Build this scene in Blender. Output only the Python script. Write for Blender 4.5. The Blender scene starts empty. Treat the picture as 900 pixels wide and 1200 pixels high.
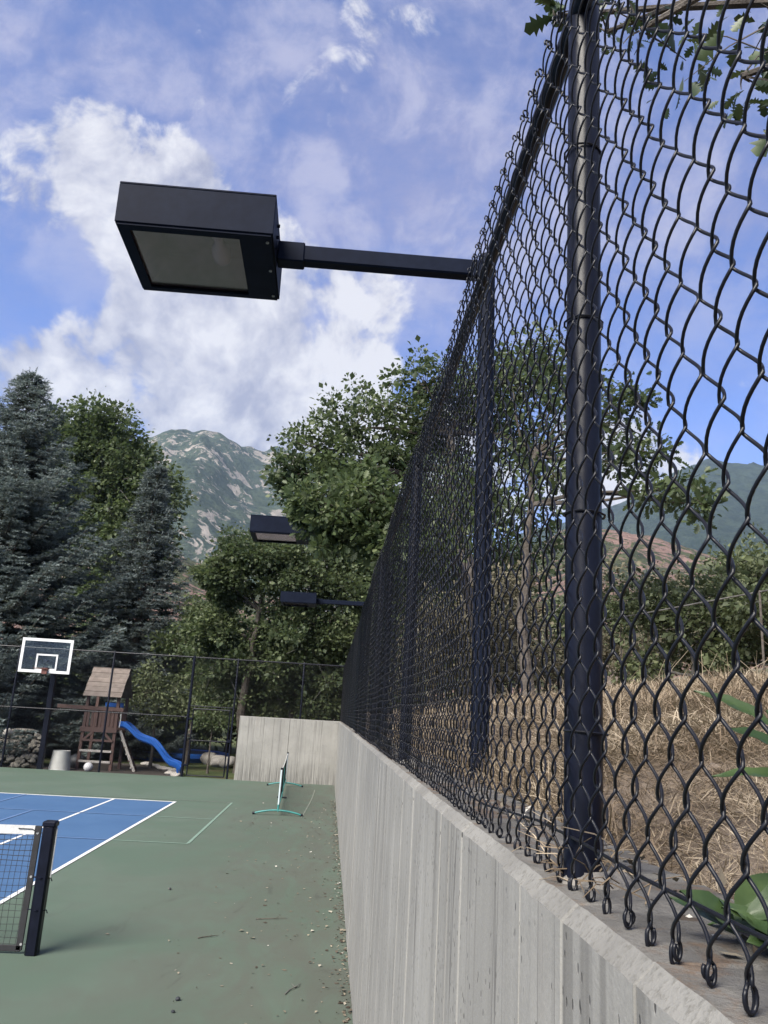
import bpy, math, random
import numpy as np
from mathutils import Vector, Matrix

random.seed(7)
rng = np.random.default_rng(7)
SC = bpy.context.scene
COL = SC.collection
R = math.radians

# ------------------------------------------------------------------ camera
cam_d = bpy.data.cameras.new('camera')
cam = bpy.data.objects.new('camera', cam_d)
COL.objects.link(cam)
SC.camera = cam
cam_d.sensor_fit = 'VERTICAL'
cam_d.sensor_height = 36.0
cam_d.sensor_width = 27.0
cam_d.lens = 942.8 / 1200 * 36.0
cam_d.clip_start = 0.02
cam_d.clip_end = 12000
PITCH, YAW, ROLL, CAM_H = 0.2485, -0.0523, 0.0576, 2.1555
fwd = Vector((-math.sin(YAW) * math.cos(PITCH), math.cos(YAW) * math.cos(PITCH), math.sin(PITCH)))
rgt = Vector((math.cos(YAW), math.sin(YAW), 0))
upv = rgt.cross(fwd)
r2 = math.cos(ROLL) * rgt + math.sin(ROLL) * upv
u2 = -math.sin(ROLL) * rgt + math.cos(ROLL) * upv
cam.matrix_world = Matrix(((r2.x, u2.x, -fwd.x, 0), (r2.y, u2.y, -fwd.y, 0), (r2.z, u2.z, -fwd.z, CAM_H), (0, 0, 0, 1)))
SC.render.resolution_x, SC.render.resolution_y = 768, 1024

# ------------------------------------------------------------------ sky
SUN_EL, SUN_AZ = 42.0, 217.0       # degrees; azimuth clockwise from +Y
W = bpy.data.worlds.new('World')
SC.world = W
W.use_nodes = True
wt = W.node_tree
wt.nodes.clear()


class NT:
    """short hand for node trees"""
    def __init__(self, t):
        self.t = t

    def n(self, typ, **kw):
        nd = self.t.nodes.new(typ)
        for k, v in kw.items():
            setattr(nd, k, v)
        return nd

    def l(self, a, b):
        self.t.links.new(a, b)

    def put(self, sock, v):
        if hasattr(v, 'node'):
            self.l(v, sock)
        else:
            sock.default_value = v

    def math(self, op, a, b=None, c=None, clamp=False):
        nd = self.n('ShaderNodeMath', operation=op, use_clamp=clamp)
        self.put(nd.inputs[0], a)
        if b is not None:
            self.put(nd.inputs[1], b)
        if c is not None:
            self.put(nd.inputs[2], c)
        return nd.outputs[0]

    def vmath(self, op, a, b=None):
        nd = self.n('ShaderNodeVectorMath', operation=op)
        self.put(nd.inputs[0], a)
        if b is not None:
            self.put(nd.inputs[3] if op == 'SCALE' else nd.inputs[1], b)
        return nd.outputs['Value'] if op in ('DOT_PRODUCT', 'LENGTH') else nd.outputs[0]

    def noise(self, vec, scale, detail=4, rough=0.55, dist=0.0, lac=2.0):
        nd = self.n('ShaderNodeTexNoise')
        if vec is not None:
            self.l(vec, nd.inputs['Vector'])
        nd.inputs['Scale'].default_value = scale
        nd.inputs['Detail'].default_value = detail
        nd.inputs['Roughness'].default_value = rough
        nd.inputs['Lacunarity'].default_value = lac
        nd.inputs['Distortion'].default_value = dist
        return nd.outputs['Fac']

    def noisec(self, vec, scale, detail=4, rough=0.55):
        self.noise(vec, scale, detail, rough)
        return self.t.nodes[-1].outputs['Color']

    def vor(self, vec, scale, feature='F1', rnd=1.0):
        nd = self.n('ShaderNodeTexVoronoi', feature=feature)
        if vec is not None:
            self.l(vec, nd.inputs['Vector'])
        nd.inputs['Scale'].default_value = scale
        nd.inputs['Randomness'].default_value = rnd
        return nd.outputs['Distance']

    def ramp(self, fac, lo, hi, a=0.0, b=1.0, smooth=True):
        nd = self.n('ShaderNodeMapRange', interpolation_type='SMOOTHSTEP' if smooth else 'LINEAR')
        self.put(nd.inputs[0], fac)
        for i, v in enumerate((lo, hi, a, b)):
            nd.inputs[i + 1].default_value = v
        return nd.outputs[0]

    def mix(self, fac, a, b, blend='MIX'):
        nd = self.n('ShaderNodeMix', data_type='RGBA', blend_type=blend)
        self.put(nd.inputs[0], fac)
        for s, v in ((nd.inputs[6], a), (nd.inputs[7], b)):
            if hasattr(v, 'node'):
                self.l(v, s)
            else:
                s.default_value = (*v, 1)
        return nd.outputs[2]

    def mapping(self, vec, scale=(1, 1, 1), loc=(0, 0, 0), rot=(0, 0, 0)):
        nd = self.n('ShaderNodeMapping')
        self.l(vec, nd.inputs[0])
        nd.inputs['Location'].default_value = loc
        nd.inputs['Rotation'].default_value = rot
        nd.inputs['Scale'].default_value = scale
        return nd.outputs[0]


w = NT(wt)
tc = w.n('ShaderNodeTexCoord')
vdir = w.vmath('NORMALIZE', tc.outputs['Generated'])
sky = w.n('ShaderNodeTexSky', sky_type='NISHITA')
sky.sun_disc = False
sky.sun_elevation = R(SUN_EL)
sky.sun_rotation = R(SUN_AZ)
sky.altitude = 1900
sky.air_density = 1.0
sky.dust_density = 0.5
sky.ozone_density = 3.0
SKY_S = 0.066
blue = w.vmath('MULTIPLY', sky.outputs[0], (0.78, 0.86, 1.25))
# cloud shapes live on the sky's own directions
sep = w.n('ShaderNodeSeparateXYZ')
w.l(vdir, sep.inputs[0])
zz = w.math('ADD', w.math('MAXIMUM', sep.outputs[2], 0.0), 0.22)
pl = w.n('ShaderNodeCombineXYZ')
w.l(w.math('DIVIDE', sep.outputs[0], zz), pl.inputs[0])
w.l(w.math('DIVIDE', sep.outputs[1], zz), pl.inputs[1])
plane = pl.outputs[0]
banks = [((-0.306, 0.747, 0.590), 4.0, 0.62), ((-0.350, 0.766, 0.540), 4.5, 0.62), ((-0.270, 0.780, 0.565), 5.0, 0.85),
         ((-0.235, 0.810, 0.538), 6.0, 1.0), ((-0.180, 0.844, 0.505), 7.5, 1.0), ((-0.090, 0.884, 0.458), 7.5, 1.0),
         ((-0.030, 0.885, 0.465), 5.0, 0.95), ((0.000, 0.905, 0.425), 4.5, 0.9), ((-0.216, 0.893, 0.395), 7.5, 0.85), ((-0.095, 0.926, 0.365), 8.0, 0.95),
         ((-0.290, 0.880, 0.340), 7.0, 0.90), ((0.02, 0.875, 0.480), 4.0, 0.8), ((-0.33, 0.90, 0.30), 9.0, 0.9), ((-0.12, 0.945, 0.31), 9.0, 0.95), ((0.200, 0.922, 0.332), 7.0, 0.75), ((0.330, 0.885, 0.310), 7.5, 0.7),
         ((-0.300, 0.920, 0.250), 10.0, 0.9), ((0.02, 0.97, 0.25), 10.0, 0.85), ((-0.60, 0.75, 0.30), 12.0, 0.85),
         ((0.62, 0.45, 0.60), 12, 0.7), ((-0.75, 0.30, 0.55), 14, 0.9), ((0.35, -0.75, 0.55), 15, 0.9), ((-0.4, -0.7, 0.6), 15, 0.8),
         ((0.85, -0.2, 0.45), 14, 0.9), ((-0.9, -0.25, 0.35), 13, 0.9)]
dens = None
for d, ang, wgt in banks:
    dn = Vector(d).normalized()
    dot = w.vmath('DOT_PRODUCT', vdir, tuple(dn))
    m = w.ramp(dot, math.cos(R(ang)), math.cos(R(ang * 0.2)), 0.0, wgt)
    dens = m if dens is None else w.math('ADD', dens, w.math('MULTIPLY', m, w.math('SUBTRACT', 1.0, w.math('MINIMUM', dens, 1.0))))
# broken cloud all round; the unseen part is added to whiten the ambient light
allround = w.ramp(w.noise(plane, 1.15, 3, 0.5), 0.52, 0.70, 0.0, 0.50)
dens = w.math('MAXIMUM', dens, allround)
wob = w.vmath('ADD', vdir, w.vmath('SCALE', w.vmath('SUBTRACT', w.noisec(vdir, 5.0, 4, 0.5), (0.5, 0.5, 0.5)), 0.10))
puff = w.noise(wob, 6.5, 8, 0.58)
puff_up = w.noise(w.vmath('ADD', wob, (-0.018, -0.012, 0.040)), 6.5, 6, 0.58)
fine = w.noise(wob, 26.0, 5, 0.60)
body = w.math('ADD', w.math('MULTIPLY', dens, 0.95), w.math('MULTIPLY', w.math('SUBTRACT', puff, 0.52), 2.9))
body = w.math('ADD', body, w.math('MULTIPLY', w.math('SUBTRACT', fine, 0.5), 0.55))
mask = w.ramp(body, 0.26, 0.66)
relief = w.math('ADD', w.math('MULTIPLY', w.math('SUBTRACT', puff, puff_up), 4.2), 0.56)
soft = w.ramp(w.noise(vdir, 3.6, 5, 0.55), 0.36, 0.64)
shade = w.math('ADD', relief, w.math('MULTIPLY', w.math('SUBTRACT', soft, 0.5), 0.55))
shade = w.math('ADD', shade, w.math('MULTIPLY', w.math('SUBTRACT', fine, 0.5), 0.9), clamp=True)
cloudc = w.mix(shade, (2.05, 2.12, 2.85), (4.4, 4.35, 4.6))
# thin violet grey veil of high cloud
veil_v = w.mapping(plane, (0.8, 1.5, 1.0), rot=(0, 0, 0.5))
v1 = w.noise(veil_v, 1.9, 7, 0.64)
v2 = w.noise(wob, 12.0, 6, 0.62)
veil = w.ramp(w.math('ADD', w.math('MULTIPLY', v1, 0.6), w.math('MULTIPLY', v2, 0.4)), 0.37, 0.61, 0.06, 0.86)
veil = w.math('MULTIPLY', veil, w.ramp(sep.outputs[2], 0.36, 0.56, 0.25, 1.0))
low = w.ramp(sep.outputs[2], 0.40, 0.10, 0.0, 0.50)
base = w.mix(low, blue, (2.6, 3.1, 4.2))
base = w.mix(veil, base, w.mix(w.ramp(v2, 0.40, 0.64), (1.78, 1.82, 3.02), (2.70, 2.70, 3.68)))
skyc = w.mix(mask, base, cloudc)
bg = w.n('ShaderNodeBackground')
bg.inputs['Strength'].default_value = SKY_S
w.l(skyc, bg.inputs['Color'])
wo = w.n('ShaderNodeOutputWorld')
w.l(bg.outputs[0], wo.inputs['Surface'])

# ------------------------------------------------------------------ sun (veiled by cloud)
sd = bpy.data.lights.new('sun', 'SUN')
sd.energy = 4.4
sd.angle = R(36)
sd.color = (1.0, 0.94, 0.84)
sun = bpy.data.objects.new('sun', sd)
COL.objects.link(sun)
sv = Vector((math.sin(R(SUN_AZ)) * math.cos(R(SUN_EL)), math.cos(R(SUN_AZ)) * math.cos(R(SUN_EL)), math.sin(R(SUN_EL))))
sun.rotation_euler = sv.to_track_quat('Z', 'Y').to_euler()
sun.location = sv * 50

vs = SC.view_settings
vs.view_transform = 'Standard'
vs.look = 'None'
vs.exposure = 1.53
vs.gamma = 1.0
vs.use_curve_mapping = False
SC.render.engine = 'CYCLES'
SC.cycles.max_bounces = 8
SC.cycles.transparent_max_bounces = 12
SC.cycles.volume_bounces = 1
SC.cycles.use_denoising = True
SC.cycles.caustics_reflective = False
SC.cycles.caustics_refractive = False

# ------------------------------------------------------------------ helpers
ORIG = {}


def reg(o, origin):
    ORIG[o.name] = Vector(origin)


def tag(o, label=None, cat=None, group=None, kind=None):
    if label:
        o['label'] = label
    if cat:
        o['category'] = cat
    if group:
        o['group'] = group
    if kind:
        o['kind'] = kind
    return o


def empty(name, loc, label=None, cat=None, group=None):
    o = bpy.data.objects.new(name, None)
    o.location = loc
    o.empty_display_size = 0.1
    COL.objects.link(o)
    reg(o, loc)
    return tag(o, label, cat, group)


def raw_mesh(name, V, F, smooth=False):
    """V (n,3); F list of faces, or an (m,k) int array of equal faces"""
    me = bpy.data.meshes.new(name)
    if isinstance(F, np.ndarray):
        V = np.ascontiguousarray(V, dtype=np.float32)
        m, k = F.shape
        me.vertices.add(len(V))
        me.vertices.foreach_set('co', V.ravel())
        me.loops.add(m * k)
        me.loops.foreach_set('vertex_index', np.ascontiguousarray(F, dtype=np.int32).ravel())
        me.polygons.add(m)
        me.polygons.foreach_set('loop_start', np.arange(0, m * k, k, dtype=np.int32))
        me.polygons.foreach_set('loop_total', np.full(m, k, dtype=np.int32))
        me.update(calc_edges=True)
    else:
        me.from_pydata([tuple(v) for v in V], [], F)
        me.update()
    if smooth:
        me.polygons.foreach_set('use_smooth', np.ones(len(me.polygons), dtype=bool))
    return me


def link(name, me, mat, parent=None, loc=(0, 0, 0)):
    o = bpy.data.objects.new(name, me)
    if mat is not None and not me.materials:
        me.materials.append(mat)
    COL.objects.link(o)
    o.location = loc
    if parent is not None:
        o.parent = parent
        reg(o, ORIG.get(parent.name, Vector()) + Vector(loc))
    else:
        reg(o, loc)
    return o


class MB:
    """collects shapes in world coordinates; build() links ONE mesh object"""
    def __init__(self):
        self.v, self.f = [], []

    def add(self, vs_, fs):
        b = len(self.v)
        self.v += [Vector(q) for q in vs_]
        self.f += [tuple(i + b for i in q) for q in fs]
        return self

    def box(self, c, s, rot=None, bevel=0.0):
        hx, hy, hz_ = s[0] / 2, s[1] / 2, s[2] / 2
        M = rot.to_matrix() if hasattr(rot, 'to_matrix') else (rot or Matrix.Identity(3))
        c = Vector(c)
        b = min(bevel, hx * .45, hy * .45, hz_ * .45)
        if b <= 0:
            P = [(x, y, z) for x in (-hx, hx) for y in (-hy, hy) for z in (-hz_, hz_)]
            Fs = [(0, 1, 3, 2), (4, 6, 7, 5), (0, 4, 5, 1), (2, 3, 7, 6), (0, 2, 6, 4), (1, 5, 7, 3)]
            return self.add([c + M @ Vector(p) for p in P], Fs)
        P, idx = [], {}
        for sx in (-1, 1):
            for sy in (-1, 1):
                for sz in (-1, 1):
                    for ax in range(3):
                        q = [sx * (hx - b), sy * (hy - b), sz * (hz_ - b)]
                        q[ax] = (sx * hx, sy * hy, sz * hz_)[ax]
                        idx[(sx, sy, sz, ax)] = len(P)
                        P.append(tuple(q))
        Fs = []
        for ax in range(3):
            o1, o2 = [(1, 2), (2, 0), (0, 1)][ax]
            for s_ in (-1, 1):
                quad = []
                for a_, b_ in ((-1, -1), (1, -1), (1, 1), (-1, 1)):
                    k = [0, 0, 0]
                    k[ax], k[o1], k[o2] = s_, a_, b_
                    quad.append(idx[(*k, ax)])
                Fs.append(tuple(quad if s_ > 0 else quad[::-1]))
        for ax in range(3):
            o1, o2 = [(1, 2), (2, 0), (0, 1)][ax]
            for a_ in (-1, 1):
                for b_ in (-1, 1):
                    k0 = [0, 0, 0]
                    k1 = [0, 0, 0]
                    k0[ax], k1[ax] = -1, 1
                    k0[o1] = k1[o1] = a_
                    k0[o2] = k1[o2] = b_
                    Fs.append((idx[(*k0, o1)], idx[(*k1, o1)], idx[(*k1, o2)], idx[(*k0, o2)]))
        for sx in (-1, 1):
            for sy in (-1, 1):
                for sz in (-1, 1):
                    Fs.append(tuple(idx[(sx, sy, sz, a)] for a in range(3)))
        return self.add([c + M @ Vector(p) for p in P], Fs)

    def bar(self, a, b, wd, ht, up=(0, 0, 1), bevel=0.0):
        """a rectangular bar from a to b, wd across, ht along up"""
        a, b = Vector(a), Vector(b)
        d = b - a
        y = d.normalized()
        z = Vector(up)
        z = (z - y * z.dot(y))
        if z.length < 1e-5:
            z = Vector((1, 0, 0))
        z.normalize()
        x = y.cross(z)
        M = Matrix(((x.x, y.x, z.x), (x.y, y.y, z.y), (x.z, y.z, z.z)))
        return self.box((a + b) / 2, (wd, d.length, ht), M, bevel)

    def tube(self, pts, rad, n=8, cap=True, closed=False):
        pts = [Vector(p) for p in pts]
        m = len(pts)
        rad = rad if isinstance(rad, (list, tuple)) else [rad] * m
        vs_, fs = [], []
        nrm = None
        for i, p in enumerate(pts):
            if closed:
                t = pts[(i + 1) % m] - pts[i - 1]
            else:
                t = pts[min(i + 1, m - 1)] - pts[max(i - 1, 0)]
            t.normalize()
            if nrm is None:
                nrm = t.orthogonal().normalized()
            else:
                nrm = nrm - t * nrm.dot(t)
                nrm = nrm.normalized() if nrm.length > 1e-6 else t.orthogonal().normalized()
            bn = t.cross(nrm)
            for k in range(n):
                a_ = 2 * math.pi * k / n
                vs_.append(p + (nrm * math.cos(a_) + bn * math.sin(a_)) * rad[i])
        rng_ = m if closed else m - 1
        for i in range(rng_):
            j = (i + 1) % m
            for k in range(n):
                k2 = (k + 1) % n
                fs.append((i * n + k, i * n + k2, j * n + k2, j * n + k))
        if cap and not closed:
            fs.append(tuple(range(n))[::-1])
            fs.append(tuple((m - 1) * n + k for k in range(n)))
        return self.add(vs_, fs)

    def lathe(self, c, prof, n=20):
        """prof: list of (radius, z)"""
        c = Vector(c)
        vs_, fs = [], []
        for r_, z in prof:
            for k in range(n):
                a_ = 2 * math.pi * k / n
                vs_.append(c + Vector((r_ * math.cos(a_), r_ * math.sin(a_), z)))
        for i in range(len(prof) - 1):
            for k in range(n):
                k2 = (k + 1) % n
                fs.append((i * n + k, i * n + k2, (i + 1) * n + k2, (i + 1) * n + k))
        fs.append(tuple(range(n))[::-1])
        fs.append(tuple((len(prof) - 1) * n + k for k in range(n)))
        return self.add(vs_, fs)

    def quad(self, a, b, c, d):
        return self.add([a, b, c, d], [(0, 1, 2, 3)])

    def build(self, name, mat, parent=None, smooth=False, at=None):
        og = ORIG.get(parent.name, Vector()) if parent is not None else Vector(at or (0, 0, 0))
        me = raw_mesh(name, [p - og for p in self.v], self.f)
        if smooth:
            me.polygons.foreach_set('use_smooth', np.ones(len(me.polygons), dtype=bool))
            try:
                me.set_sharp_from_angle(angle=R(38))
            except Exception:
                pass
        return link(name, me, mat, parent, (0, 0, 0) if parent is not None else tuple(og))


# ------------------------------------------------------------------ materials
MATS = {}


def material(name, fn):
    m = bpy.data.materials.new(name)
    m.use_nodes = True
    t = NT(m.node_tree)
    m.node_tree.nodes.clear()
    out = t.n('ShaderNodeOutputMaterial')
    sh = fn(t, out)
    if sh is not None:
        t.l(sh, out.inputs['Surface'])
    MATS[name] = m
    return m


def pbsdf(t, col, rough=0.6, metal=0.0, bump=None, bstr=0.3, bdist=0.01, spec=0.5):
    p = t.n('ShaderNodeBsdfPrincipled')
    if hasattr(col, 'node'):
        t.l(col, p.inputs['Base Color'])
    else:
        p.inputs['Base Color'].default_value = (*col, 1)
    t.put(p.inputs['Roughness'], rough)
    p.inputs['Metallic'].default_value = metal
    p.inputs['Specular IOR Level'].default_value = spec
    if bump is not None:
        b = t.n('ShaderNodeBump')
        b.inputs['Strength'].default_value = bstr
        b.inputs['Distance'].default_value = bdist
        t.l(bump, b.inputs['Height'])
        t.l(b.outputs[0], p.inputs['Normal'])
    return p.outputs[0]


def oco(t):
    return t.n('ShaderNodeTexCoord').outputs['Object']


def pos(t):
    return t.n('ShaderNodeNewGeometry').outputs['Position']


def mottled(name, a, b, scale=6, rough=0.7, detail=6, bstr=0.25, bdist=0.004, lo=0.35, hi=0.65, metal=0.0, spec=0.5, fine=60, island=0.0):
    def fn(t, out):
        v = pos(t)
        n1 = t.noise(v, scale, detail, 0.6)
        n2 = t.noise(v, fine, 4, 0.6)
        c = t.mix(t.ramp(n1, lo, hi), a, b)
        c = t.mix(t.ramp(n2, 0.3, 0.7, 0.0, 0.35), c, tuple(0.62 * q for q in a))
        if island:
            ri = t.n('ShaderNodeObjectInfo').outputs['Random']
            c = t.mix(t.math('MULTIPLY', ri, island), c, tuple(0.5 * q for q in b))
        return pbsdf(t, c, rough, metal, n2, bstr, bdist, spec)
    return material(name, fn)


def leafmat(name, dark, light, tipc=None, rough=0.55, trans=0.35, clump=0.5, clump_amt=1.0):
    """leaf colour varies from leaf to leaf and from bough to bough"""
    def fn(t, out):
        ri = t.n('ShaderNodeNewGeometry').outputs['Random Per Island']
        v = pos(t)
        n = t.noise(v, clump, 3, 0.5)
        f = t.math('ADD', t.math('MULTIPLY', ri, 0.65), t.math('MULTIPLY', t.math('SUBTRACT', n, 0.5), 1.8 * clump_amt))
        c = t.mix(t.ramp(f, 0.0, 0.9), dark, light)
        if tipc:
            c = t.mix(t.ramp(ri, 0.86, 0.99, 0, 0.85), c, tipc)
        p = t.n('ShaderNodeBsdfPrincipled')
        t.l(c, p.inputs['Base Color'])
        p.inputs['Roughness'].default_value = rough
        p.inputs['Specular IOR Level'].default_value = 0.35
        tr = t.n('ShaderNodeBsdfTranslucent')
        c2 = t.mix(0.4, c, (light[0] * 1.0, light[1] * 1.1, light[2] * 0.8))
        t.l(c2, tr.inputs['Color'])
        mx = t.n('ShaderNodeMixShader')
        mx.inputs[0].default_value = trans
        t.l(p.outputs[0], mx.inputs[1])
        t.l(tr.outputs[0], mx.inputs[2])
        return mx.outputs[0]
    return material(name, fn)


BLACK = mottled('black_coated_steel', (0.002625, 0.003375, 0.00825), (0.0045, 0.005625, 0.01275), 9, 0.36, bstr=0.06, fine=40, spec=0.20)
WIRE = mottled('black_vinyl_wire', (0.003, 0.003375, 0.006), (0.00525, 0.006, 0.00975), 14, 0.42, bstr=0.05, fine=90, spec=0.30)
LIGHTPAINT = mottled('dark_bronze_paint', (0.004875, 0.007125, 0.01575), (0.00675, 0.00975, 0.02025), 5, 0.55, bstr=0.08, fine=30, spec=0.05)
ALU = mottled('aluminium_reflector', (0.204, 0.204, 0.204), (0.2856, 0.2856, 0.2856), 6, 0.30, bstr=0.1, fine=20)
WHITEP = mottled('white_paint', (0.5032, 0.5032, 0.5032), (0.5576, 0.5576, 0.5576), 6, 0.5)
BARK = mottled('bark', (0.0408, 0.03264, 0.02584), (0.0918, 0.0782, 0.06664), 9, 0.9, bstr=0.8, bdist=0.02, fine=25)
BARKG = mottled('grey_bark', (0.068, 0.0646, 0.05984), (0.136, 0.1292, 0.119), 9, 0.9, bstr=0.8, bdist=0.02, fine=25)
REDWOOD = mottled('stained_redwood', (0.0476, 0.02176, 0.017), (0.0714, 0.034, 0.0272), 8, 0.65, island=0.35)
GREYWOOD = mottled('weathered_wood', (0.1156, 0.0918, 0.0782), (0.1768, 0.1462, 0.1258), 7, 0.85, island=0.4)
PALEWOOD = mottled('pale_wood', (0.2448, 0.2244, 0.204), (0.34, 0.3196, 0.2992), 8, 0.8)
BLUEPL = mottled('blue_plastic', (0.00952, 0.0646, 0.272), (0.0136, 0.0816, 0.3128), 3, 0.32, bstr=0.02)
TEAL = mottled('teal_paint', (0.0204, 0.136, 0.1292), (0.0306, 0.1768, 0.1666), 9, 0.45)
PALEBLUE = mottled('pale_sleeve', (0.3536, 0.4216, 0.4488), (0.4216, 0.476, 0.5032), 9, 0.6)
STONE = mottled('field_stone', (0.0816, 0.0748, 0.0612), (0.1836, 0.17, 0.1462), 5, 0.9, bstr=0.6, bdist=0.02, fine=18, island=0.55)
BOULDER = mottled('pale_boulder', (0.2856, 0.2652, 0.238), (0.4216, 0.3944, 0.3604), 4, 0.9, bstr=0.5, bdist=0.02, fine=16)
POTM = mottled('pale_fabric', (0.374, 0.374, 0.3536), (0.4624, 0.4624, 0.442), 12, 0.9)
DARKBALL = mottled('dark_rubber', (0.0102, 0.01224, 0.01632), (0.0204, 0.02312, 0.02856), 6, 0.6)
BALLM = mottled('white_leather', (0.3944, 0.3944, 0.408), (0.4896, 0.4896, 0.5032), 12, 0.5)
RIMM = mottled('rust_red_steel', (0.0816, 0.0238, 0.017), (0.1156, 0.034, 0.0238), 20, 0.6)
NETM = mottled('black_net_cord', (0.00544, 0.00544, 0.0068), (0.01088, 0.01088, 0.0136), 20, 0.8)
TAPE = mottled('white_canvas_tape', (0.374, 0.374, 0.3672), (0.4896, 0.4896, 0.476), 14, 0.85, bstr=0.4, bdist=0.003, fine=40)
DEBRIS = mottled('pale_grit', (0.272, 0.238, 0.1904), (0.4216, 0.3944, 0.34), 40, 0.9)
GROUT = mottled('rough_grout', (0.136, 0.1258, 0.1122), (0.2176, 0.204, 0.187), 14, 0.95, bstr=0.9, bdist=0.006, fine=90)
STRAW = leafmat('dry_straw', (0.165, 0.122, 0.080), (0.405, 0.338, 0.248), None, 0.75, 0.15, 1.5)
LITTER = leafmat('leaf_litter', (0.040, 0.028, 0.020), (0.300, 0.265, 0.200), (0.520, 0.500, 0.455), 0.85, 0.1, 3.0, 0.3)
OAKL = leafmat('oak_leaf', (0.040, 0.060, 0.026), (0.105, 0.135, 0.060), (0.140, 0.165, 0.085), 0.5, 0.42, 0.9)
OAKNEAR = leafmat('shaded_oak_leaf', (0.022, 0.038, 0.015), (0.060, 0.085, 0.034), (0.080, 0.100, 0.042), 0.45, 0.14, 3.0)  # same oak leaf made darker: backlit shade put into its colour
OAKL2 = leafmat('young_oak_leaf', (0.050, 0.074, 0.030), (0.118, 0.148, 0.064), (0.150, 0.175, 0.085), 0.5, 0.42, 0.8)
OAKFAR = leafmat('far_oak_leaf', (0.042, 0.062, 0.028), (0.115, 0.142, 0.064), (0.150, 0.170, 0.090), 0.55, 0.42, 0.45)
SPRUCE = leafmat('spruce_needle', (0.080, 0.100, 0.097), (0.150, 0.182, 0.178), (0.210, 0.245, 0.242), 0.6, 0.30, 0.7, 0.7)
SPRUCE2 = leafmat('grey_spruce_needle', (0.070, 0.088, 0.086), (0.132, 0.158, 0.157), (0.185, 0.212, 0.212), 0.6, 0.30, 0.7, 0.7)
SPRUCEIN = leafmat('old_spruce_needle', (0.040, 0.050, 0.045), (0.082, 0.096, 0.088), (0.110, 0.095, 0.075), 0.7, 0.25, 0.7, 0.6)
COTTON = leafmat('cottonwood_leaf', (0.050, 0.074, 0.032), (0.118, 0.148, 0.066), (0.150, 0.175, 0.090), 0.5, 0.42, 0.16)
SHRUBL = leafmat('shrub_leaf', (0.048, 0.062, 0.027), (0.115, 0.136, 0.064), (0.155, 0.165, 0.095), 0.6, 0.3, 0.6)
DRYL = leafmat('dry_shrub_leaf', (0.080, 0.070, 0.045), (0.165, 0.148, 0.096), (0.220, 0.200, 0.140), 0.7, 0.2, 0.8)
GRASSL = leafmat('lawn_grass', (0.035, 0.055, 0.014), (0.095, 0.120, 0.040), (0.16, 0.16, 0.07), 0.6, 0.3, 0.6)


def weed_fn(t, out):
    v = pos(t)
    c = t.mix(t.ramp(t.noise(v, 14, 4), 0.35, 0.65), (0.034, 0.0646, 0.0204), (0.0646, 0.102, 0.034))
    c = t.mix(t.ramp(t.noise(v, 5, 3), 0.60, 0.70), c, (0.136, 0.1156, 0.034))
    p = t.n('ShaderNodeBsdfPrincipled')
    t.l(c, p.inputs['Base Color'])
    p.inputs['Roughness'].default_value = 0.45
    tr = t.n('ShaderNodeBsdfTranslucent')
    t.l(c, tr.inputs[0])
    mx = t.n('ShaderNodeMixShader')
    mx.inputs[0].default_value = 0.3
    t.l(p.outputs[0], mx.inputs[1])
    t.l(tr.outputs[0], mx.inputs[2])
    return mx.outputs[0]


WEED = material('weed_leaf', weed_fn)


def court_fn(t, out):
    v = pos(t)
    s = t.n('ShaderNodeSeparateXYZ')
    t.l(v, s.inputs[0])
    big = t.noise(v, 0.55, 5, 0.55, 0.6)
    mid = t.noise(v, 2.6, 6, 0.6, 0.4)
    fine = t.noise(v, 160, 3, 0.6)
    streak = t.noise(t.mapping(v, (2.2, 0.7, 1), rot=(0, 0, 0.5)), 1.3, 6, 0.62, 0.8)
    c = t.mix(t.ramp(big, 0.35, 0.65), (0.060, 0.090, 0.066), (0.073, 0.102, 0.078))
    c = t.mix(t.ramp(mid, 0.40, 0.75, 0, 0.45), c, (0.065, 0.079, 0.063))
    # soil washed in from the wall side
    near = t.ramp(t.math('ADD', s.outputs[0], t.math('MULTIPLY', t.math('SUBTRACT', big, 0.5), 3.2)), -3.4, 0.10)
    dirt = t.math('MULTIPLY', near, t.ramp(streak, 0.32, 0.60, 0.35, 1.0))
    c = t.mix(t.math('MULTIPLY', dirt, 0.74), c, (0.06664, 0.06528, 0.0544))
    blot = t.math('MULTIPLY', t.ramp(streak, 0.60, 0.70), t.ramp(t.math('ADD', s.outputs[0], mid), -3.5, 0.5))
    c = t.mix(t.math('MULTIPLY', blot, 0.55), c, (0.0408, 0.0408, 0.03536))
    pale = t.ramp(t.noise(t.mapping(v, (1.5, 0.6, 1)), 3.1, 7, 0.7, 1.2), 0.66, 0.80, 0, 0.55)
    pale = t.math('MULTIPLY', pale, t.ramp(s.outputs[0], -1.6, 0.2))
    c = t.mix(pale, c, (0.1632, 0.136, 0.1054))
    c = t.mix(t.ramp(fine, 0.3, 0.7, 0, 0.25), c, (0.034, 0.0578, 0.0442))
    return pbsdf(t, c, 0.82, 0, fine, 0.35, 0.003, 0.3)


COURTM = material('green_court_acrylic', court_fn)


def blue_fn(t, out):
    v = pos(t)
    fine = t.noise(v, 160, 3, 0.6)
    big = t.noise(v, 0.8, 6, 0.6, 0.5)
    c = t.mix(t.ramp(big, 0.3, 0.7), (0.033, 0.080, 0.165), (0.041, 0.093, 0.182))
    c = t.mix(t.ramp(t.noise(v, 3.5, 6, 0.65, 0.8), 0.55, 0.75, 0, 0.3), c, (0.0578, 0.0986, 0.1904))
    c = t.mix(t.ramp(fine, 0.3, 0.7, 0, 0.2), c, (0.0204, 0.0544, 0.1632))
    return pbsdf(t, c, 0.82, 0, fine, 0.35, 0.003, 0.3)


BLUEC = material('blue_court_acrylic', blue_fn)


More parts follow.
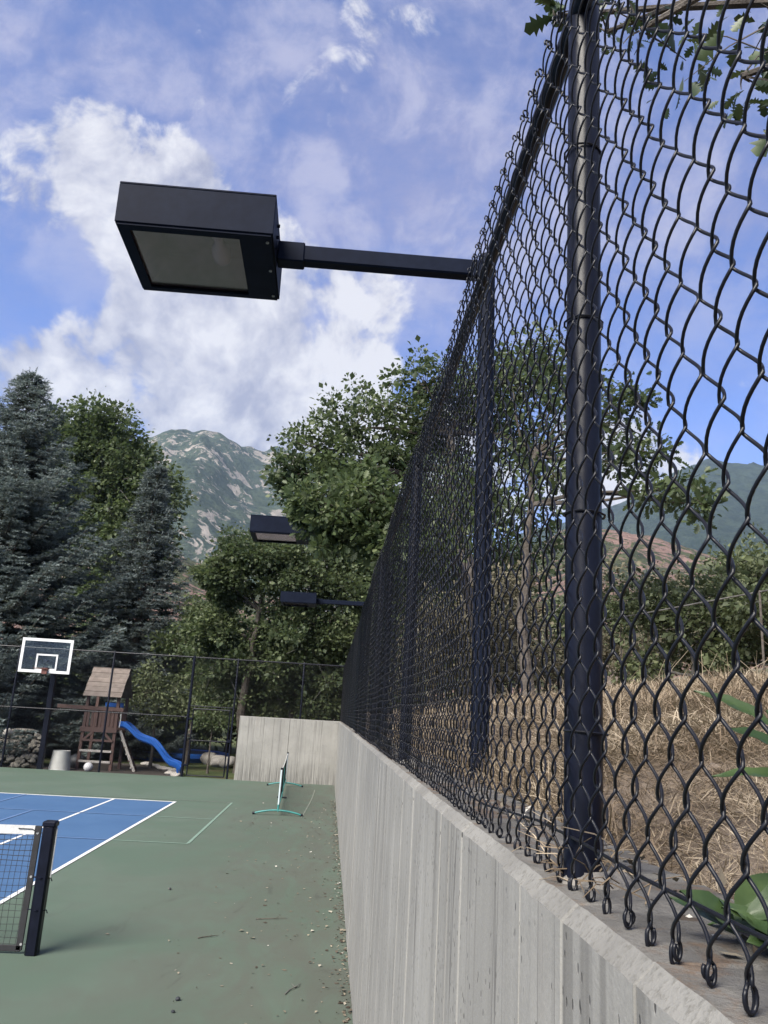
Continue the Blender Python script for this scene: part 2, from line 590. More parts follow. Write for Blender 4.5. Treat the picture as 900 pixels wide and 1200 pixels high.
def line_fn(a, b):
    def fn(t, out):
        v = pos(t)
        wear = t.ramp(t.noise(v, 9, 7, 0.7), 0.35, 0.72)
        return pbsdf(t, t.mix(wear, a, b), 0.8, 0, None, spec=0.3)
    return fn


WLINE = material('white_court_paint', line_fn((0.52, 0.52, 0.52), (0.44, 0.445, 0.45)))
GLINE = material('pale_green_line_paint', line_fn((0.150, 0.215, 0.176), (0.085, 0.135, 0.107)))
BLINE = material('pale_blue_line_paint', line_fn((0.095, 0.155, 0.275), (0.055, 0.105, 0.225)))
SCRATCH = material('scuff_line_paint', line_fn((0.150, 0.163, 0.138), (0.078, 0.092, 0.072)))


def concrete_fn(t, out):
    v = pos(t)
    s = t.n('ShaderNodeSeparateXYZ')
    t.l(v, s.inputs[0])
    cloud = t.noise(v, 1.6, 6, 0.6, 0.3)
    vert = t.noise(t.mapping(v, (9, 9, 0.35)), 1.0, 5, 0.6)
    vert2 = t.noise(t.mapping(v, (34, 34, 0.8)), 1.0, 5, 0.65)
    grit = t.noise(v, 120, 5, 0.7)
    c = t.mix(t.ramp(cloud, 0.3, 0.7), (0.1938, 0.1897, 0.1748), (0.2462, 0.2407, 0.2224))
    c = t.mix(t.ramp(vert, 0.46, 0.70, 0, 0.48), c, (0.1292, 0.1258, 0.119))
    c = t.mix(t.ramp(vert2, 0.60, 0.72, 0, 0.55), c, (0.0952, 0.09248, 0.08704))
    # a few brown run stains and pale lime runs
    run = t.noise(t.mapping(v, (3.1, 3.1, 0.12), loc=(3.3, 1.7, 0)), 1.0, 3, 0.5)
    c = t.mix(t.ramp(run, 0.62, 0.74, 0, 0.55), c, (0.1428, 0.1122, 0.085))
    lime = t.noise(t.mapping(v, (30, 30, 0.25), loc=(7.3, 2.9, 1)), 1.0, 2, 0.5)
    c = t.mix(t.ramp(lime, 0.72, 0.78, 0, 0.7), c, (0.3808, 0.3808, 0.374))
    # bug holes, longer than wide
    pit = t.vor(t.mapping(v, (62, 62, 30)), 1.0)
    pitm = t.math('MULTIPLY', t.ramp(pit, 0.22, 0.13), t.ramp(t.noise(v, 7.0, 4), 0.44, 0.56))
    # thin dark seams where the form boards met, wandering a little
    n_s = t.noise(t.mapping(v, (5.5, 5.5, 0.07), loc=(0.4, 0.0, 0.2)), 1.0, 2, 0.45)
    seam = t.ramp(t.math('ABSOLUTE', t.math('SUBTRACT', n_s, 0.5)), 0.0065, 0.0015)
    seam = t.math('MULTIPLY', seam, t.ramp(t.noise(t.mapping(v, (3, 3, 1.2)), 1.0, 4), 0.40, 0.58, 0.08, 0.70))
    c = t.mix(seam, c, (0.0578, 0.05576, 0.05168))
    # water marks running down from the top edge
    drip = t.math('MULTIPLY', t.ramp(t.noise(t.mapping(v, (16, 16, 0.25), loc=(2, 5, 1)), 1.0, 3), 0.56, 0.68), t.ramp(t.math('ADD', s.outputs[2], t.math('MULTIPLY', cloud, 0.9)), 1.6, 2.25))
    c = t.mix(t.math('MULTIPLY', drip, 0.6), c, (0.0884, 0.085, 0.0782))
    c = t.mix(pitm, c, (0.0374, 0.03604, 0.034))
    # damp, dirty foot of the wall with ragged black runs
    foot = t.math('MULTIPLY', t.ramp(t.math('ADD', s.outputs[2], t.math('MULTIPLY', vert, 1.4)), 1.55, 0.75), t.ramp(vert2, 0.40, 0.60))
    far = t.ramp(s.outputs[1], 24.0, 26.0, 0.15, 0.75)
    c = t.mix(t.math('MULTIPLY', foot, far), c, (0.0578, 0.05576, 0.051))
    c = t.mix(t.ramp(grit, 0.30, 0.70, 0, 0.30), c, (0.1292, 0.1258, 0.1224))
    h = t.math('SUBTRACT', t.math('MULTIPLY', grit, 0.5), t.math('MULTIPLY', pitm, 1.5))
    return pbsdf(t, c, 0.9, 0, h, 0.55, 0.004, 0.3)


CONC = material('board_formed_concrete', concrete_fn)


def chamfer_fn(t, out):
    v = pos(t)
    grit = t.noise(v, 90, 6, 0.7)
    c = t.mix(t.ramp(t.noise(v, 7, 5), 0.3, 0.7), (0.1326, 0.1292, 0.121), (0.1802, 0.1768, 0.1652))
    c = t.mix(t.ramp(grit, 0.50, 0.64, 0, 0.75), c, (0.102, 0.0986, 0.0884))
    return pbsdf(t, c, 0.9, 0, grit, 0.8, 0.004, 0.3)


CHAMF = material('worn_concrete_edge', chamfer_fn)


def top_fn(t, out):
    v = pos(t)
    grit = t.noise(v, 110, 6, 0.7)
    c = t.mix(t.ramp(t.noise(v, 9, 6, 0.6), 0.35, 0.65), (0.085, 0.0816, 0.07616), (0.1326, 0.1278, 0.119))
    c = t.mix(t.ramp(t.noise(v, 5, 6, 0.7, 0.6), 0.50, 0.62, 0, 0.8), c, (0.1156, 0.0782, 0.05304))
    c = t.mix(t.ramp(grit, 0.52, 0.68, 0, 0.6), c, (0.068, 0.0612, 0.0544))
    return pbsdf(t, c, 0.95, 0, grit, 0.9, 0.005, 0.2)


CTOP = material('gritty_concrete_top', top_fn)


def soil_fn(t, out):
    v = pos(t)
    c = t.mix(t.ramp(t.noise(v, 2.2, 7, 0.65), 0.35, 0.65), (0.1496, 0.1156, 0.0884), (0.2856, 0.2312, 0.1836))
    c = t.mix(t.ramp(t.noise(v, 24, 5, 0.7), 0.5, 0.7, 0, 0.7), c, (0.068, 0.051, 0.034))
    far = t.n('ShaderNodeSeparateXYZ')
    t.l(v, far.inputs[0])
    scrub = t.math('MULTIPLY', t.ramp(far.outputs[0], 4.0, 9.0), t.ramp(t.noise(v, 0.6, 6, 0.7), 0.38, 0.55))
    c = t.mix(scrub, c, (0.051, 0.0578, 0.0272))
    return pbsdf(t, c, 0.95, 0, t.noise(v, 30, 6, 0.7), 0.9, 0.03, 0.2)


SOIL = material('dry_hillside_soil', soil_fn)


def lawn_fn(t, out):
    v = pos(t)
    c = t.mix(t.ramp(t.noise(v, 1.2, 6, 0.65), 0.35, 0.65), (0.0374, 0.051, 0.01904), (0.0646, 0.0782, 0.0306))
    c = t.mix(t.ramp(t.noise(v, 0.5, 5, 0.6), 0.52, 0.66, 0, 0.7), c, (0.102, 0.085, 0.0442))
    return pbsdf(t, c, 0.95, 0, t.noise(v, 40, 5, 0.7), 0.8, 0.03, 0.2)


LAWN = material('lawn', lawn_fn)
MULCH = mottled('bark_mulch', (0.0204, 0.01632, 0.0136), (0.051, 0.03944, 0.03128), 9, 0.95, bstr=0.9, bdist=0.03, fine=40)


def mountain_fn(rock, green, dark, lo, sc=1.0):
    """scrub with crags of bare rock breaking through"""
    def fn(t, out):
        v = pos(t)
        n1 = t.noise(v, 0.0032 * sc, 5, 0.55, 0.4)
        n2 = t.noise(v, 0.020 * sc, 8, 0.70, 0.4)
        crag = t.noise(t.mapping(v, (0.026 * sc, 0.026 * sc, 0.012 * sc), rot=(0.0, 0.6, 0.0)), 1.0, 9, 0.66, 0.9)
        c = t.mix(t.ramp(n2, 0.38, 0.62), dark, green)
        tree = t.vor(v, 0.085 * sc)
        c = t.mix(t.ramp(tree, 0.60, 0.15, 0, 0.6), c, tuple(q * 0.5 for q in dark))
        f = t.math('ADD', t.math('MULTIPLY', n1, 0.55), crag)
        c = t.mix(t.ramp(f, lo, lo + 0.045), c, t.mix(t.ramp(n2, 0.35, 0.65), rock, tuple(q * 0.65 for q in rock)))
        return pbsdf(t, c, 0.95, 0, n2, 1.0, 14.0, 0.1)
    return fn


MTNL = material('rocky_mountain', mountain_fn((0.24, 0.215, 0.19), (0.045, 0.060, 0.040), (0.0204, 0.03128, 0.02312), 0.815, 1.35))
MTNR = material('forested_mountain', mountain_fn((0.1088, 0.102, 0.0884), (0.0272, 0.03944, 0.02856), (0.01224, 0.0204, 0.01768), 1.02))
FOOT = material('red_foothill', mountain_fn((0.2448, 0.1598, 0.1326), (0.0748, 0.0816, 0.0374), (0.0408, 0.04896, 0.02584), 0.775, 2.6))


def glass_fn(t, out):
    tr = t.n('ShaderNodeBsdfTransparent')
    tr.inputs[0].default_value = (0.84, 0.77, 0.83, 1)
    gl = t.n('ShaderNodeBsdfGlossy')
    gl.inputs['Roughness'].default_value = 0.08
    lw = t.n('ShaderNodeLayerWeight')
    lw.inputs[0].default_value = 0.25
    mx = t.n('ShaderNodeMixShader')
    t.l(t.math('ADD', t.math('MULTIPLY', lw.outputs['Fresnel'], 0.5), 0.03), mx.inputs[0])
    t.l(tr.outputs[0], mx.inputs[1])
    t.l(gl.outputs[0], mx.inputs[2])
    return mx.outputs[0]


GLASS = material('clear_pane', glass_fn)


def clear_fn(t, out):
    tr = t.n('ShaderNodeBsdfTransparent')
    tr.inputs[0].default_value = (0.93, 0.95, 0.95, 1)
    gl = t.n('ShaderNodeBsdfGlossy')
    gl.inputs['Roughness'].default_value = 0.05
    mx = t.n('ShaderNodeMixShader')
    mx.inputs[0].default_value = 0.035
    t.l(tr.outputs[0], mx.inputs[1])
    t.l(gl.outputs[0], mx.inputs[2])
    return mx.outputs[0]


CLEAR = material('backboard_acrylic', clear_fn)


def bulb_fn(t, out):
    p = t.n('ShaderNodeBsdfPrincipled')
    p.inputs['Base Color'].default_value = (0.75, 0.76, 0.74, 1)
    p.inputs['Roughness'].default_value = 0.12
    p.inputs['Transmission Weight'].default_value = 0.15
    return p.outputs[0]


BULBM = material('lamp_bulb_glass', bulb_fn)

# ------------------------------------------------------------------ setting: ground, court
XW, ZL, ZT, CH = 0.33, 1.904, 1.926, 0.022     # wall face, lower and upper edge of its chamfer
YF = 26.56                                    # far fence line


def vnoise(x, y, seed=0):
    """smooth value noise on arrays, -1..1"""
    xi, yi = np.floor(x).astype(int), np.floor(y).astype(int)
    fx, fy = x - xi, y - yi
    fx, fy = fx * fx * (3 - 2 * fx), fy * fy * (3 - 2 * fy)

    def h(a, b):
        n = (a * 374761393 + b * 668265263 + seed * 1442695041) & 0x7fffffff
        n = ((n ^ (n >> 13)) * 1274126177) & 0x7fffffff
        return ((n ^ (n >> 16)) & 0xffff) / 32767.5 - 1.0
    a = h(xi, yi) * (1 - fx) + h(xi + 1, yi) * fx
    b = h(xi, yi + 1) * (1 - fx) + h(xi + 1, yi + 1) * fx
    return a * (1 - fy) + b * fy


def fbm(x, y, oct_=5, seed=0, ridged=False):
    s, amp, tot = 0.0, 1.0, 0.0
    for k in range(oct_):
        n = vnoise(x * 2 ** k + 13.7 * k, y * 2 ** k - 7.1 * k, seed + k)
        if ridged:
            n = 1 - 2 * np.abs(n)
        s = s + n * amp
        tot += amp
        amp *= 0.5
    return s / tot


def hill_z(x, y):
    """height of the bank behind the wall"""
    x = np.asarray(x, float)
    y = np.asarray(y, float)
    z = 1.90 + 0.235 * np.clip(x - 0.60, 0, 2.6) + 0.10 * np.clip(x - 3.2, 0, 7) + 0.16 * np.clip(x - 10, 0, 200)
    z = z + 0.15 * np.clip((y - 1.9) / 1.4, 0, 1) * np.clip((x - 0.58) / 0.14, 0, 1) * np.clip((3.4 - x) / 2, 0, 1)
    z = z + 0.035 * fbm(x * 4.0, y * 4.0, 3, 8) * np.clip((x - 0.62) * 3, 0, 1) * np.clip((6 - x) * .5, 0, 1)
    z = z + 0.07 * fbm(x * 0.9, y * 0.9, 4, 3) * np.clip((x - 0.6) * 1.2, 0, 1.0)
    z = z + 0.6 * fbm(x * 0.12, y * 0.12, 3, 5) * np.clip((x - 5) * 0.15, 0, 1)
    # behind the far end of the court the bank runs out to the lawn
    k = np.clip((0.9 - x) / 3.5, 0, 1)
    return z * (1 - k) ** 1.5 - 0.08 * k


def hz(x, y):
    return float(hill_z(np.array([x]), np.array([y]))[0])


# big ground sheet out to the horizon
gs = [-4500, -800, -200, -60, -30, 0, 30, 60, 200, 800, 4500]
V = [(x, y, -0.07) for y in gs for x in gs]
n = len(gs)
F = [(j * n + i, j * n + i + 1, (j + 1) * n + i + 1, (j + 1) * n + i) for j in range(n - 1) for i in range(n - 1)]
tag(link('ground', raw_mesh('ground', V, F), LAWN), kind='structure')

court = MB()
court.box((-9.33, 7.28, -0.03), (19.32, 38.5, 0.06))
court_o = tag(court.build('court', COURTM), kind='structure')
XD, YB, YN = -3.32, 19.72, 7.835


def sheet(name, x0, x1, y0, y1, z, m):
    b = MB()
    b.quad((x0, y0, z), (x1, y0, z), (x1, y1, z), (x0, y1, z))
    return b.build(name, m, court_o)


sheet('playing_area', XD - 10.97, XD, YN - 11.885, YB, 0.004, BLUEC)
for a in [(XD - 0.06, XD, YN - 11.885, YB), (XD - 10.97, XD - 10.91, YN - 11.885, YB),
          (XD - 1.372 - 0.055, XD - 1.372, YN - 11.885, YB - 0.09), (XD - 9.6, XD - 9.545, YN - 11.885, YB - 0.09),
          (XD - 10.91, XD - 0.06, YB - 0.09, YB), (XD - 9.545, XD - 1.43, YN + 6.37, YN + 6.43),
          (XD - 9.545, XD - 1.43, YN - 6.43, YN - 6.37), (XD - 5.515, XD - 5.455, YN - 6.37, YN + 6.37)]:
    sheet('court_line', *a, 0.008, WLINE)
# fainter lines of the smaller game laid across
for y in (14.0, 17.06, 20.12):
    y_ = y
    if y < YB:
        sheet('faint_line', XD + 0.002, -2.11, y_ - 0.025, y_ + 0.025, 0.006, GLINE)
        sheet('faint_line', -6.68, XD - 0.062, y_ - 0.025, y_ + 0.025, 0.012, BLINE)
    else:
        sheet('faint_line', -6.68, -2.11, y_ - 0.02, y_ + 0.02, 0.006, SCRATCH)
sheet('faint_line', -2.135, -2.085, 14.026, 20.09, 0.006, GLINE)
sheet('faint_line', -6.705, -6.655, 14.026, YB - 0.1, 0.012, BLINE)
sheet('faint_line', -5.65, -5.60, 14.4, 17.0, 0.012, BLINE)
arc = MB()
pa = [(-0.42 + 0.17 * math.sin(i / 12 * 1.5), 18.0 + 6.4 * i / 12) for i in range(13)]
for i in range(12):
    (x0, y0), (x1, y1) = pa[i], pa[i + 1]
    arc.quad((x0 - .015, y0, .006), (x0 + .015, y0, .006), (x1 + .015, y1, .006), (x1 - .015, y1, .006))
arc.build('scuff_line', SCRATCH, court_o)

# bank behind the wall
xs = np.concatenate([np.array([-2.6, -1.6, -0.8, -0.2, 0.3]), np.arange(0.56, 4.2, 0.12), np.arange(4.4, 12, 0.5), np.arange(13, 60, 3), np.arange(70, 420, 40)])
ys = np.concatenate([np.arange(-6, 0, 1.0), np.arange(0, 9, 0.15), np.arange(9, 27, 0.4), np.arange(27, 60, 1.5), np.arange(65, 500, 40)])
XX, YY = np.meshgrid(xs, ys)
ZZ = hill_z(XX, YY)
under = (XX < 0.56) & (YY < 26.75)
ZZ[under] = np.minimum(ZZ[under], -0.5)
V = np.stack([XX.ravel(), YY.ravel(), ZZ.ravel()], 1)
nx, ny = len(xs), len(ys)
I = np.arange(nx * ny).reshape(ny, nx)
F = np.stack([I[:-1, :-1].ravel(), I[:-1, 1:].ravel(), I[1:, 1:].ravel(), I[1:, :-1].ravel()], 1)
cx = V[F][:, :, 0].mean(1)
cy = V[F][:, :, 1].mean(1)
keep = ~((cx < 0.55) & (cy < 26.9))
tag(link('hillside', raw_mesh('hillside', V, F[keep], True), SOIL), kind='structure')

# mountains: ridges given by compass angle and elevation seen from the court
def mountain(name, mat, az, el, D, depth, seed, rough_amp, base=-5.0, na=260, nr=90, crag=0.0):
    a = np.linspace(az[0], az[-1], na)
    crest = np.interp(a, az, el)
    ww = np.linspace(0, 1.35, nr)
    AA, T = np.meshgrid(a, ww)
    CR = np.meshgrid(crest, ww)[0]
    rr = D - depth + depth * T
    X = rr * np.sin(np.radians(AA))
    Y = rr * np.cos(np.radians(AA))
    top = D * np.tan(np.radians(CR)) + 2
    prof = np.where(T <= 1, np.clip(T, 0, 1) ** 0.85, 1 - (T - 1) * 1.4)
    s = 1.0 / (depth * 0.42)
    nz = fbm(X * s, Y * s, 6, seed, True)
    n2_ = fbm(X * s * 5, Y * s * 5, 4, seed + 9, True)
    fade = np.clip(T * 4, 0, 1) * (1 - 0.82 * np.exp(-((T - 1) / 0.10) ** 2))
    Z = base + (top - base) * prof + rough_amp * top * nz * fade * 0.5 + crag * top * n2_ * np.clip(T * 3, 0, 1) * 0.5
    V_ = np.stack([X.ravel(), Y.ravel(), Z.ravel()], 1)
    I_ = np.arange(na * nr).reshape(nr, na)
    F_ = np.stack([I_[:-1, :-1].ravel(), I_[:-1, 1:].ravel(), I_[1:, 1:].ravel(), I_[1:, :-1].ravel()], 1)
    return tag(link(name, raw_mesh(name, V_, F_, True), mat), kind='structure')


mountain('mountain', MTNL, [-55, -40, -28, -20, -16, -13.2, -10.8, -9.5, -8.2, -6.7, -6.2, -4, -1, 3, 8, 14],
         [9, 12, 15, 16.6, 17.0, 17.7, 18.2, 17.9, 17.2, 16.5, 16.4, 16.9, 16.0, 13.5, 10.5, 8], 2600, 1500, 21, 0.34, crag=0.05)
mountain('mountain', MTNR, [4, 10, 15, 18, 21, 23.5, 25.8, 27.5, 29.5, 33, 40, 50, 62], [6.5, 11.0, 13.5, 14.6, 15.6, 16.9, 17.6, 17.1, 16.7, 17.5, 15, 13, 9],
         3200, 1800, 33, 0.30, crag=0.02)
mountain('foothill', FOOT, [3, 8, 13, 17, 20, 22.5, 24.5, 26.5, 28.5, 31, 38, 50], [6.5, 9.5, 12.0, 13.2, 12.9, 12.2, 11.6, 10.9, 9.6, 8.4, 7.4, 5],
         900, 560, 44, 0.22, crag=0.03)
mountain('foothill', FOOT, [-40, -28, -20, -15, -11.5, -9.0, -6.5, -3.5, 0, 4], [5.0, 6.6, 7.8, 9.2, 10.0, 9.2, 8.2, 7.4, 6.5, 5], 700, 420, 52, 0.22, crag=0.03)

# ------------------------------------------------------------------ concrete retaining wall (L shaped, one thing)
wall = empty('concrete_wall', (XW, 10, 0), 'long grey board-formed concrete retaining wall along the right side of the court', 'wall')
TH = 0.27


def wall_panel(a0, a1, axis):
    """one pour between two joints; boards leave faint steps in the face"""
    edges = [(a0, 0.022), (a0 + 0.005, 0.004), (a0 + 0.010, 0.0)]
    p = a0 + 0.010
    while p < a1 - 0.45:
        wd = random.uniform(0.15, 0.34)
        off = random.uniform(-0.0016, 0.0016)
        edges += [(p + 0.004, off), (p + wd - 0.004, off), (p + wd, off + random.choice((0.0015, 0.002, 0.0065, 0.007)))]
        p += wd
    edges += [(a1 - 0.010, 0.0), (a1 - 0.005, 0.004), (a1, 0.022)]
    fine_e = [edges[0]]
    for (p0_, o0_), (p1_, o1_) in zip(edges[:-1], edges[1:]):
        m_ = max(1, int((p1_ - p0_) / 0.035))
        fine_e += [(p0_ + (p1_ - p0_) * q / m_, o0_ + (o1_ - o0_) * q / m_) for q in range(1, m_ + 1)]
    edges = fine_e
    face, cham, top = MB(), MB(), MB()
    rows_f, rows_c, rows_t = [], [], []
    for a, off in edges:
        def pt(d, z):
            return (XW + d, a, z) if axis == 'y' else (a, 26.33 + d, z)
        jit = random.gauss(0, 0.0006) - (random.uniform(.001, .003) if random.random() < .04 else 0)
        rows_f.append([pt(off, -0.05), pt(off + jit * .3, ZL + jit)])
        oc = min(off, 0.003) * .6
        rows_c.append([pt(off + jit * .3, ZL + jit), pt(CH + oc, ZT + jit)])
        rows_t.append([pt(CH + oc, ZT + jit), pt(0.12, ZT + random.uniform(-.003, .003)), pt(TH, ZT + random.uniform(-.004, .004)), pt(TH, -0.05)])
    for b, rows in ((face, rows_f), (cham, rows_c), (top, rows_t)):
        k = len(rows[0])
        vs_ = [q for r_ in rows for q in r_]
        fs = []
        for i in range(len(rows) - 1):
            for j in range(k - 1):
                q = (i * k + j, (i + 1) * k + j, (i + 1) * k + j + 1, i * k + j + 1)
                fs.append(q[::-1] if axis == 'y' else q)
        b.add(vs_, fs)
    # end caps
    for r_ in (edges[0], edges[-1]):
        a, off = r_
        P = [(off, -0.05), (off, ZL), (CH + off, ZT), (TH, ZT), (TH, -0.05)]
        top.add([(XW + d, a, z) if axis == 'y' else (a, 26.33 + d, z) for d, z in P], [tuple(range(5))])
    o = face.build('panel', CONC, wall)
    cham.build('worn_edge', CHAMF, o)
    top.build('panel_top', CTOP, o)


js = [-3.0, -0.45, 1.99, 4.43, 6.87, 9.31, 11.75, 14.19, 16.63, 19.07, 21.51, 23.95, 26.328]
for a, b in zip(js[:-1], js[1:]):
    wall_panel(a, b - 0.001, 'y')
for a, b in [(-2.78, -1.2), (-1.199, 0.60)]:
    wall_panel(a, b - 0.001, 'x')

# ------------------------------------------------------------------ chain-link fence along the wall
XM = 0.372                         # plane of the mesh
XP = 0.408                         # posts and rail
ZR = 3.56                          # top rail
fence = empty('chain_link_fence', (XP, 10, ZT), 'tall black chain link fence standing on top of the long retaining wall', 'fence')
py = [-1.735 + 3.05 * k for k in range(0, 10)]
for k, y in enumerate(py):
    if y > 26.3:
        continue
    b = MB()
    r_ = 0.0305
    lean = 0.010 if abs(y - 1.315) < .01 else random.uniform(-0.006, 0.006)
    tz = ZR + 0.02 if y < 26 else 3.66
    b.tube([(XP, y, ZT - 0.02), (XP + lean * .5, y, (ZT + tz) / 2), (XP + lean, y, tz), (XP + lean, y, tz + 0.03), (XP + lean, y, tz + 0.042)], [r_, r_, r_, r_ * .9, r_ * .35], 18)
    po = b.build('post', BLACK, fence, True)
    g = MB()
    prof = [(0.058, -0.010), (0.054, 0.005), (0.046, 0.014), (0.035, 0.020)]
    g.lathe((XP + 0.022, y, ZT), prof, 15)
    for q in g.v:
        q += Vector((random.uniform(-.004, .004), random.uniform(-.008, .008), random.uniform(-.003, .003)))
    g.build('footing', GROUT, po, True)
    for zt_ in np.arange(ZT + 0.22, ZR - 0.1, 0.36):          # wire ties round the post
        t_ = MB()
        pts = [(XP + lean * .5 + 0.0345 * math.cos(a_), y + 0.0345 * math.sin(a_), zt_ + 0.004 * math.sin(a_ * .5)) for a_ in np.linspace(0, 2 * math.pi, 13)]
        t_.tube(pts, 0.0021, 5)
        t_.build('tie', WIRE, po)
b = MB()
b.tube([(XP - 0.002, -3.0, ZR), (XP - 0.002, 12, ZR), (XP, 26.3, ZR + 0.02)], 0.0215, 14)
b.build('top_rail', BLACK, fence, True)
b = MB()
pts = [(XM + 0.012, y, ZT + 0.058 + 0.012 * math.sin(y * 2.1) + 0.008 * math.sin(y * 5.3)) for y in np.arange(-1.0, 26.3, 0.25)]
b.tube(pts, 0.0026, 6)
b.build('tension_wire', WIRE, fence, True)

MW, MH, WR = 0.0360, 0.0445, 0.00205        # half diamond width and height, wire radius
NSEG = 37
Z0 = ZT + 0.022


def wire_pts(shift, per=7, wob=0, loop=True, seed=0):
    """flattened spiral: it climbs to one side in front and back behind; ends curl into a knuckle"""
    rr = random.Random(seed)
    pts = []
    tx = 0.0062
    amp = MW / 2 + 0.0036
    s_first = -1 if shift else 0
    for s in range(s_first, s_first + NSEG):
        side = 1 if s % 2 == 0 else -1
        for k in range(per):
            u = k / per
            y = -side * amp + 2 * side * amp * ((0.5 - 0.5 * math.cos(math.pi * u)) * 0.3 + u * 0.7)
            x = tx * math.sin(math.pi * (s + u))
            z = Z0 + (s + u + shift) * MH
            wx = wob * math.sin(z * 3.1 + seed) + wob * .6 * math.sin(z * 9.7 + seed * 2.0)
            wy = wob * math.sin(z * 4.3 + seed * 1.3)
            pts.append((x + wx, y + wy, z))
    if loop:
        # ends of two neighbours are bent into one drop-shaped knuckle
        x0, y0, z0 = pts[0]
        s0 = 1 if y0 < 0 else -1
        hw = 0.0055 + rr.uniform(-.0012, .0015)
        hd = 0.019 + rr.uniform(-.005, .006)
        for sgn, end in ((-1, 0), (1, 1)):
            ex, ey, ez = pts[0] if end == 0 else pts[-1]
            s0 = 1 if ey < 0 else -1
            hook = []
            d_ = hd if end == 0 else 0.016
            for k in range(1, 12):
                a_ = math.pi * 1.75 * k / 11
                hook.append((ex + s0 * hw * math.sin(a_), ey + s0 * (0.0036 + 0.0022 * math.sin(a_)), ez + sgn * d_ * (0.5 - 0.5 * math.cos(a_))))
            pts = hook[::-1] + pts if end == 0 else pts + hook
    return pts


def sway(y):
    """the mesh bows a little between its ties"""
    return 0.006 * math.sin(y * 2.06 + 0.4) + 0.003 * math.sin(y * 5.1) + 0.0015 * math.sin(y * 13)


variants = {}
for sh in (0, 1):
    for k in range(8):
        mb = MB()
        mb.tube(wire_pts(sh, 7, 0.0014, True, 11 * k + 3 * sh), WR, 6)
        og = Vector((0, 0, 0))
        me = raw_mesh('wire', mb.v, mb.f, True)
        me.materials.append(WIRE)
        variants[(sh, k)] = me
N_NEAR = 300
fo = ORIG[fence.name]
y = 0.40
for i in range(N_NEAR):
    me = variants[(i % 2, random.randrange(8))]
    o = bpy.data.objects.new('wire', me)
    COL.objects.link(o)
    o.parent = fence
    o.location = (XM + sway(y) - fo.x, y - fo.y, -fo.z + 0.004 * math.sin(y * 3.3) + random.uniform(-.0015, .0015))
    o.rotation_euler.x = random.gauss(0, .0012)
    y += MW
# the rest of the mesh, too far off to pick wires apart
mbv, mbf = [], []
far_pts = {sh: np.array(wire_pts(sh, 2, 0.0, False)) for sh in (0, 1)}
nb = 0
i = N_NEAR
ring = np.array([[math.cos(a_), math.sin(a_)] for a_ in (0.5, 2.6, 4.7)]) * WR * 1.05
while y < 26.25:
    P = far_pts[i % 2]
    m = len(P)
    vv = np.repeat(P, 3, axis=0)
    vv[:, 0] += XM + sway(y) + np.tile(ring[:, 0], m)
    vv[:, 1] += y + np.tile(ring[:, 1], m)
    mbv.append(vv)
    a_ = np.arange(m - 1)[:, None] * 3
    for k in range(3):
        k2 = (k + 1) % 3
        mbf.append(nb + np.concatenate([a_ + k, a_ + k2, a_ + 3 + k2, a_ + 3 + k], 1))
    nb += m * 3
    y += MW
    i += 1
V = np.concatenate(mbv) - np.array(fo)
o = link('wire_mesh', raw_mesh('wire_mesh', V, np.concatenate(mbf)), WIRE, fence)
o['kind'] = 'stuff'
# wires running back towards and past the camera position are left off: nothing of them shows

# ------------------------------------------------------------------ far fence with its gate
ff = empty('chain_link_fence', (-6, YF, 0), 'black chain link fence across the far end of the court in front of the playset', 'fence')
ZF = 3.66
PXF = [-17.6, -14.1, -11.35, -9.9, -6.95, -4.42, -3.02, -0.9, 0.42]
for x in PXF:
    b = MB()
    z0 = -0.02 if x < -2.9 else ZT - 0.02
    yy = YF
    b.tube([(x, yy, z0), (x, yy, ZF + 0.02), (x, yy, ZF + 0.05)], [0.032 if x != -4.42 else 0.045] * 2 + [0.02], 10)
    b.build('post', BLACK, ff, True)
b = MB()
b.tube([(-17.6, YF, ZF), (0.42, YF, ZF)], 0.022, 8)
b.build('top_rail', BLACK, ff, True)
b = MB()
b.tube([(-17.6, YF, 1.80), (-4.42, YF, 1.80)], 0.020, 8)
b.build('middle_rail', BLACK, ff, True)
b = MB()
b.tube([(-4.42, YF, 2.14), (-3.02, YF, 2.14)], 0.020, 8)
b.build('gate_transom', BLACK, ff, True)


def diamond_mesh(name, x0, x1, z0, z1, y, parent, step=0.066, r_=0.0023):
    """two families of straight slanting wires, clipped to the bay"""
    vv, fv = [], []
    nb_ = 0
    k = z1 - z0
    slope = 1.43
    for sgn in (1, -1):
        c = x0 - k / slope
        while c < x1 + k / slope:
            pa_, pb_ = (c, z0), (c + sgn * k / slope, z1)
            (ax, az_), (bx, bz_) = pa_, pb_
            if ax > bx:
                ax, az_, bx, bz_ = bx, bz_, ax, az_
            lo, hi = max(ax, x0), min(bx, x1)
            if hi > lo + 0.01:
                f0, f1 = (lo - ax) / (bx - ax), (hi - ax) / (bx - ax)
                p0 = np.array([lo, y + sgn * r_, az_ + (bz_ - az_) * f0])
                p1 = np.array([hi, y + sgn * r_, az_ + (bz_ - az_) * f1])
                d = (p1 - p0) / np.linalg.norm(p1 - p0)
                nrm = np.array([-d[2], 0, d[0]])
                for p in (p0, p1):
                    for a_ in (0.5, 2.6, 4.7):
                        vv.append(p + r_ * (math.cos(a_) * nrm + math.sin(a_) * np.array([0, 1, 0])))
                for q in range(3):
                    fv.append((nb_ + q, nb_ + (q + 1) % 3, nb_ + 3 + (q + 1) % 3, nb_ + 3 + q))
                nb_ += 6
            c += step
    og = ORIG[parent.name]
    o_ = link(name, raw_mesh(name, np.array(vv) - np.array(og), np.array(fv)), WIRE, parent)
    o_['kind'] = 'stuff'
    return o_


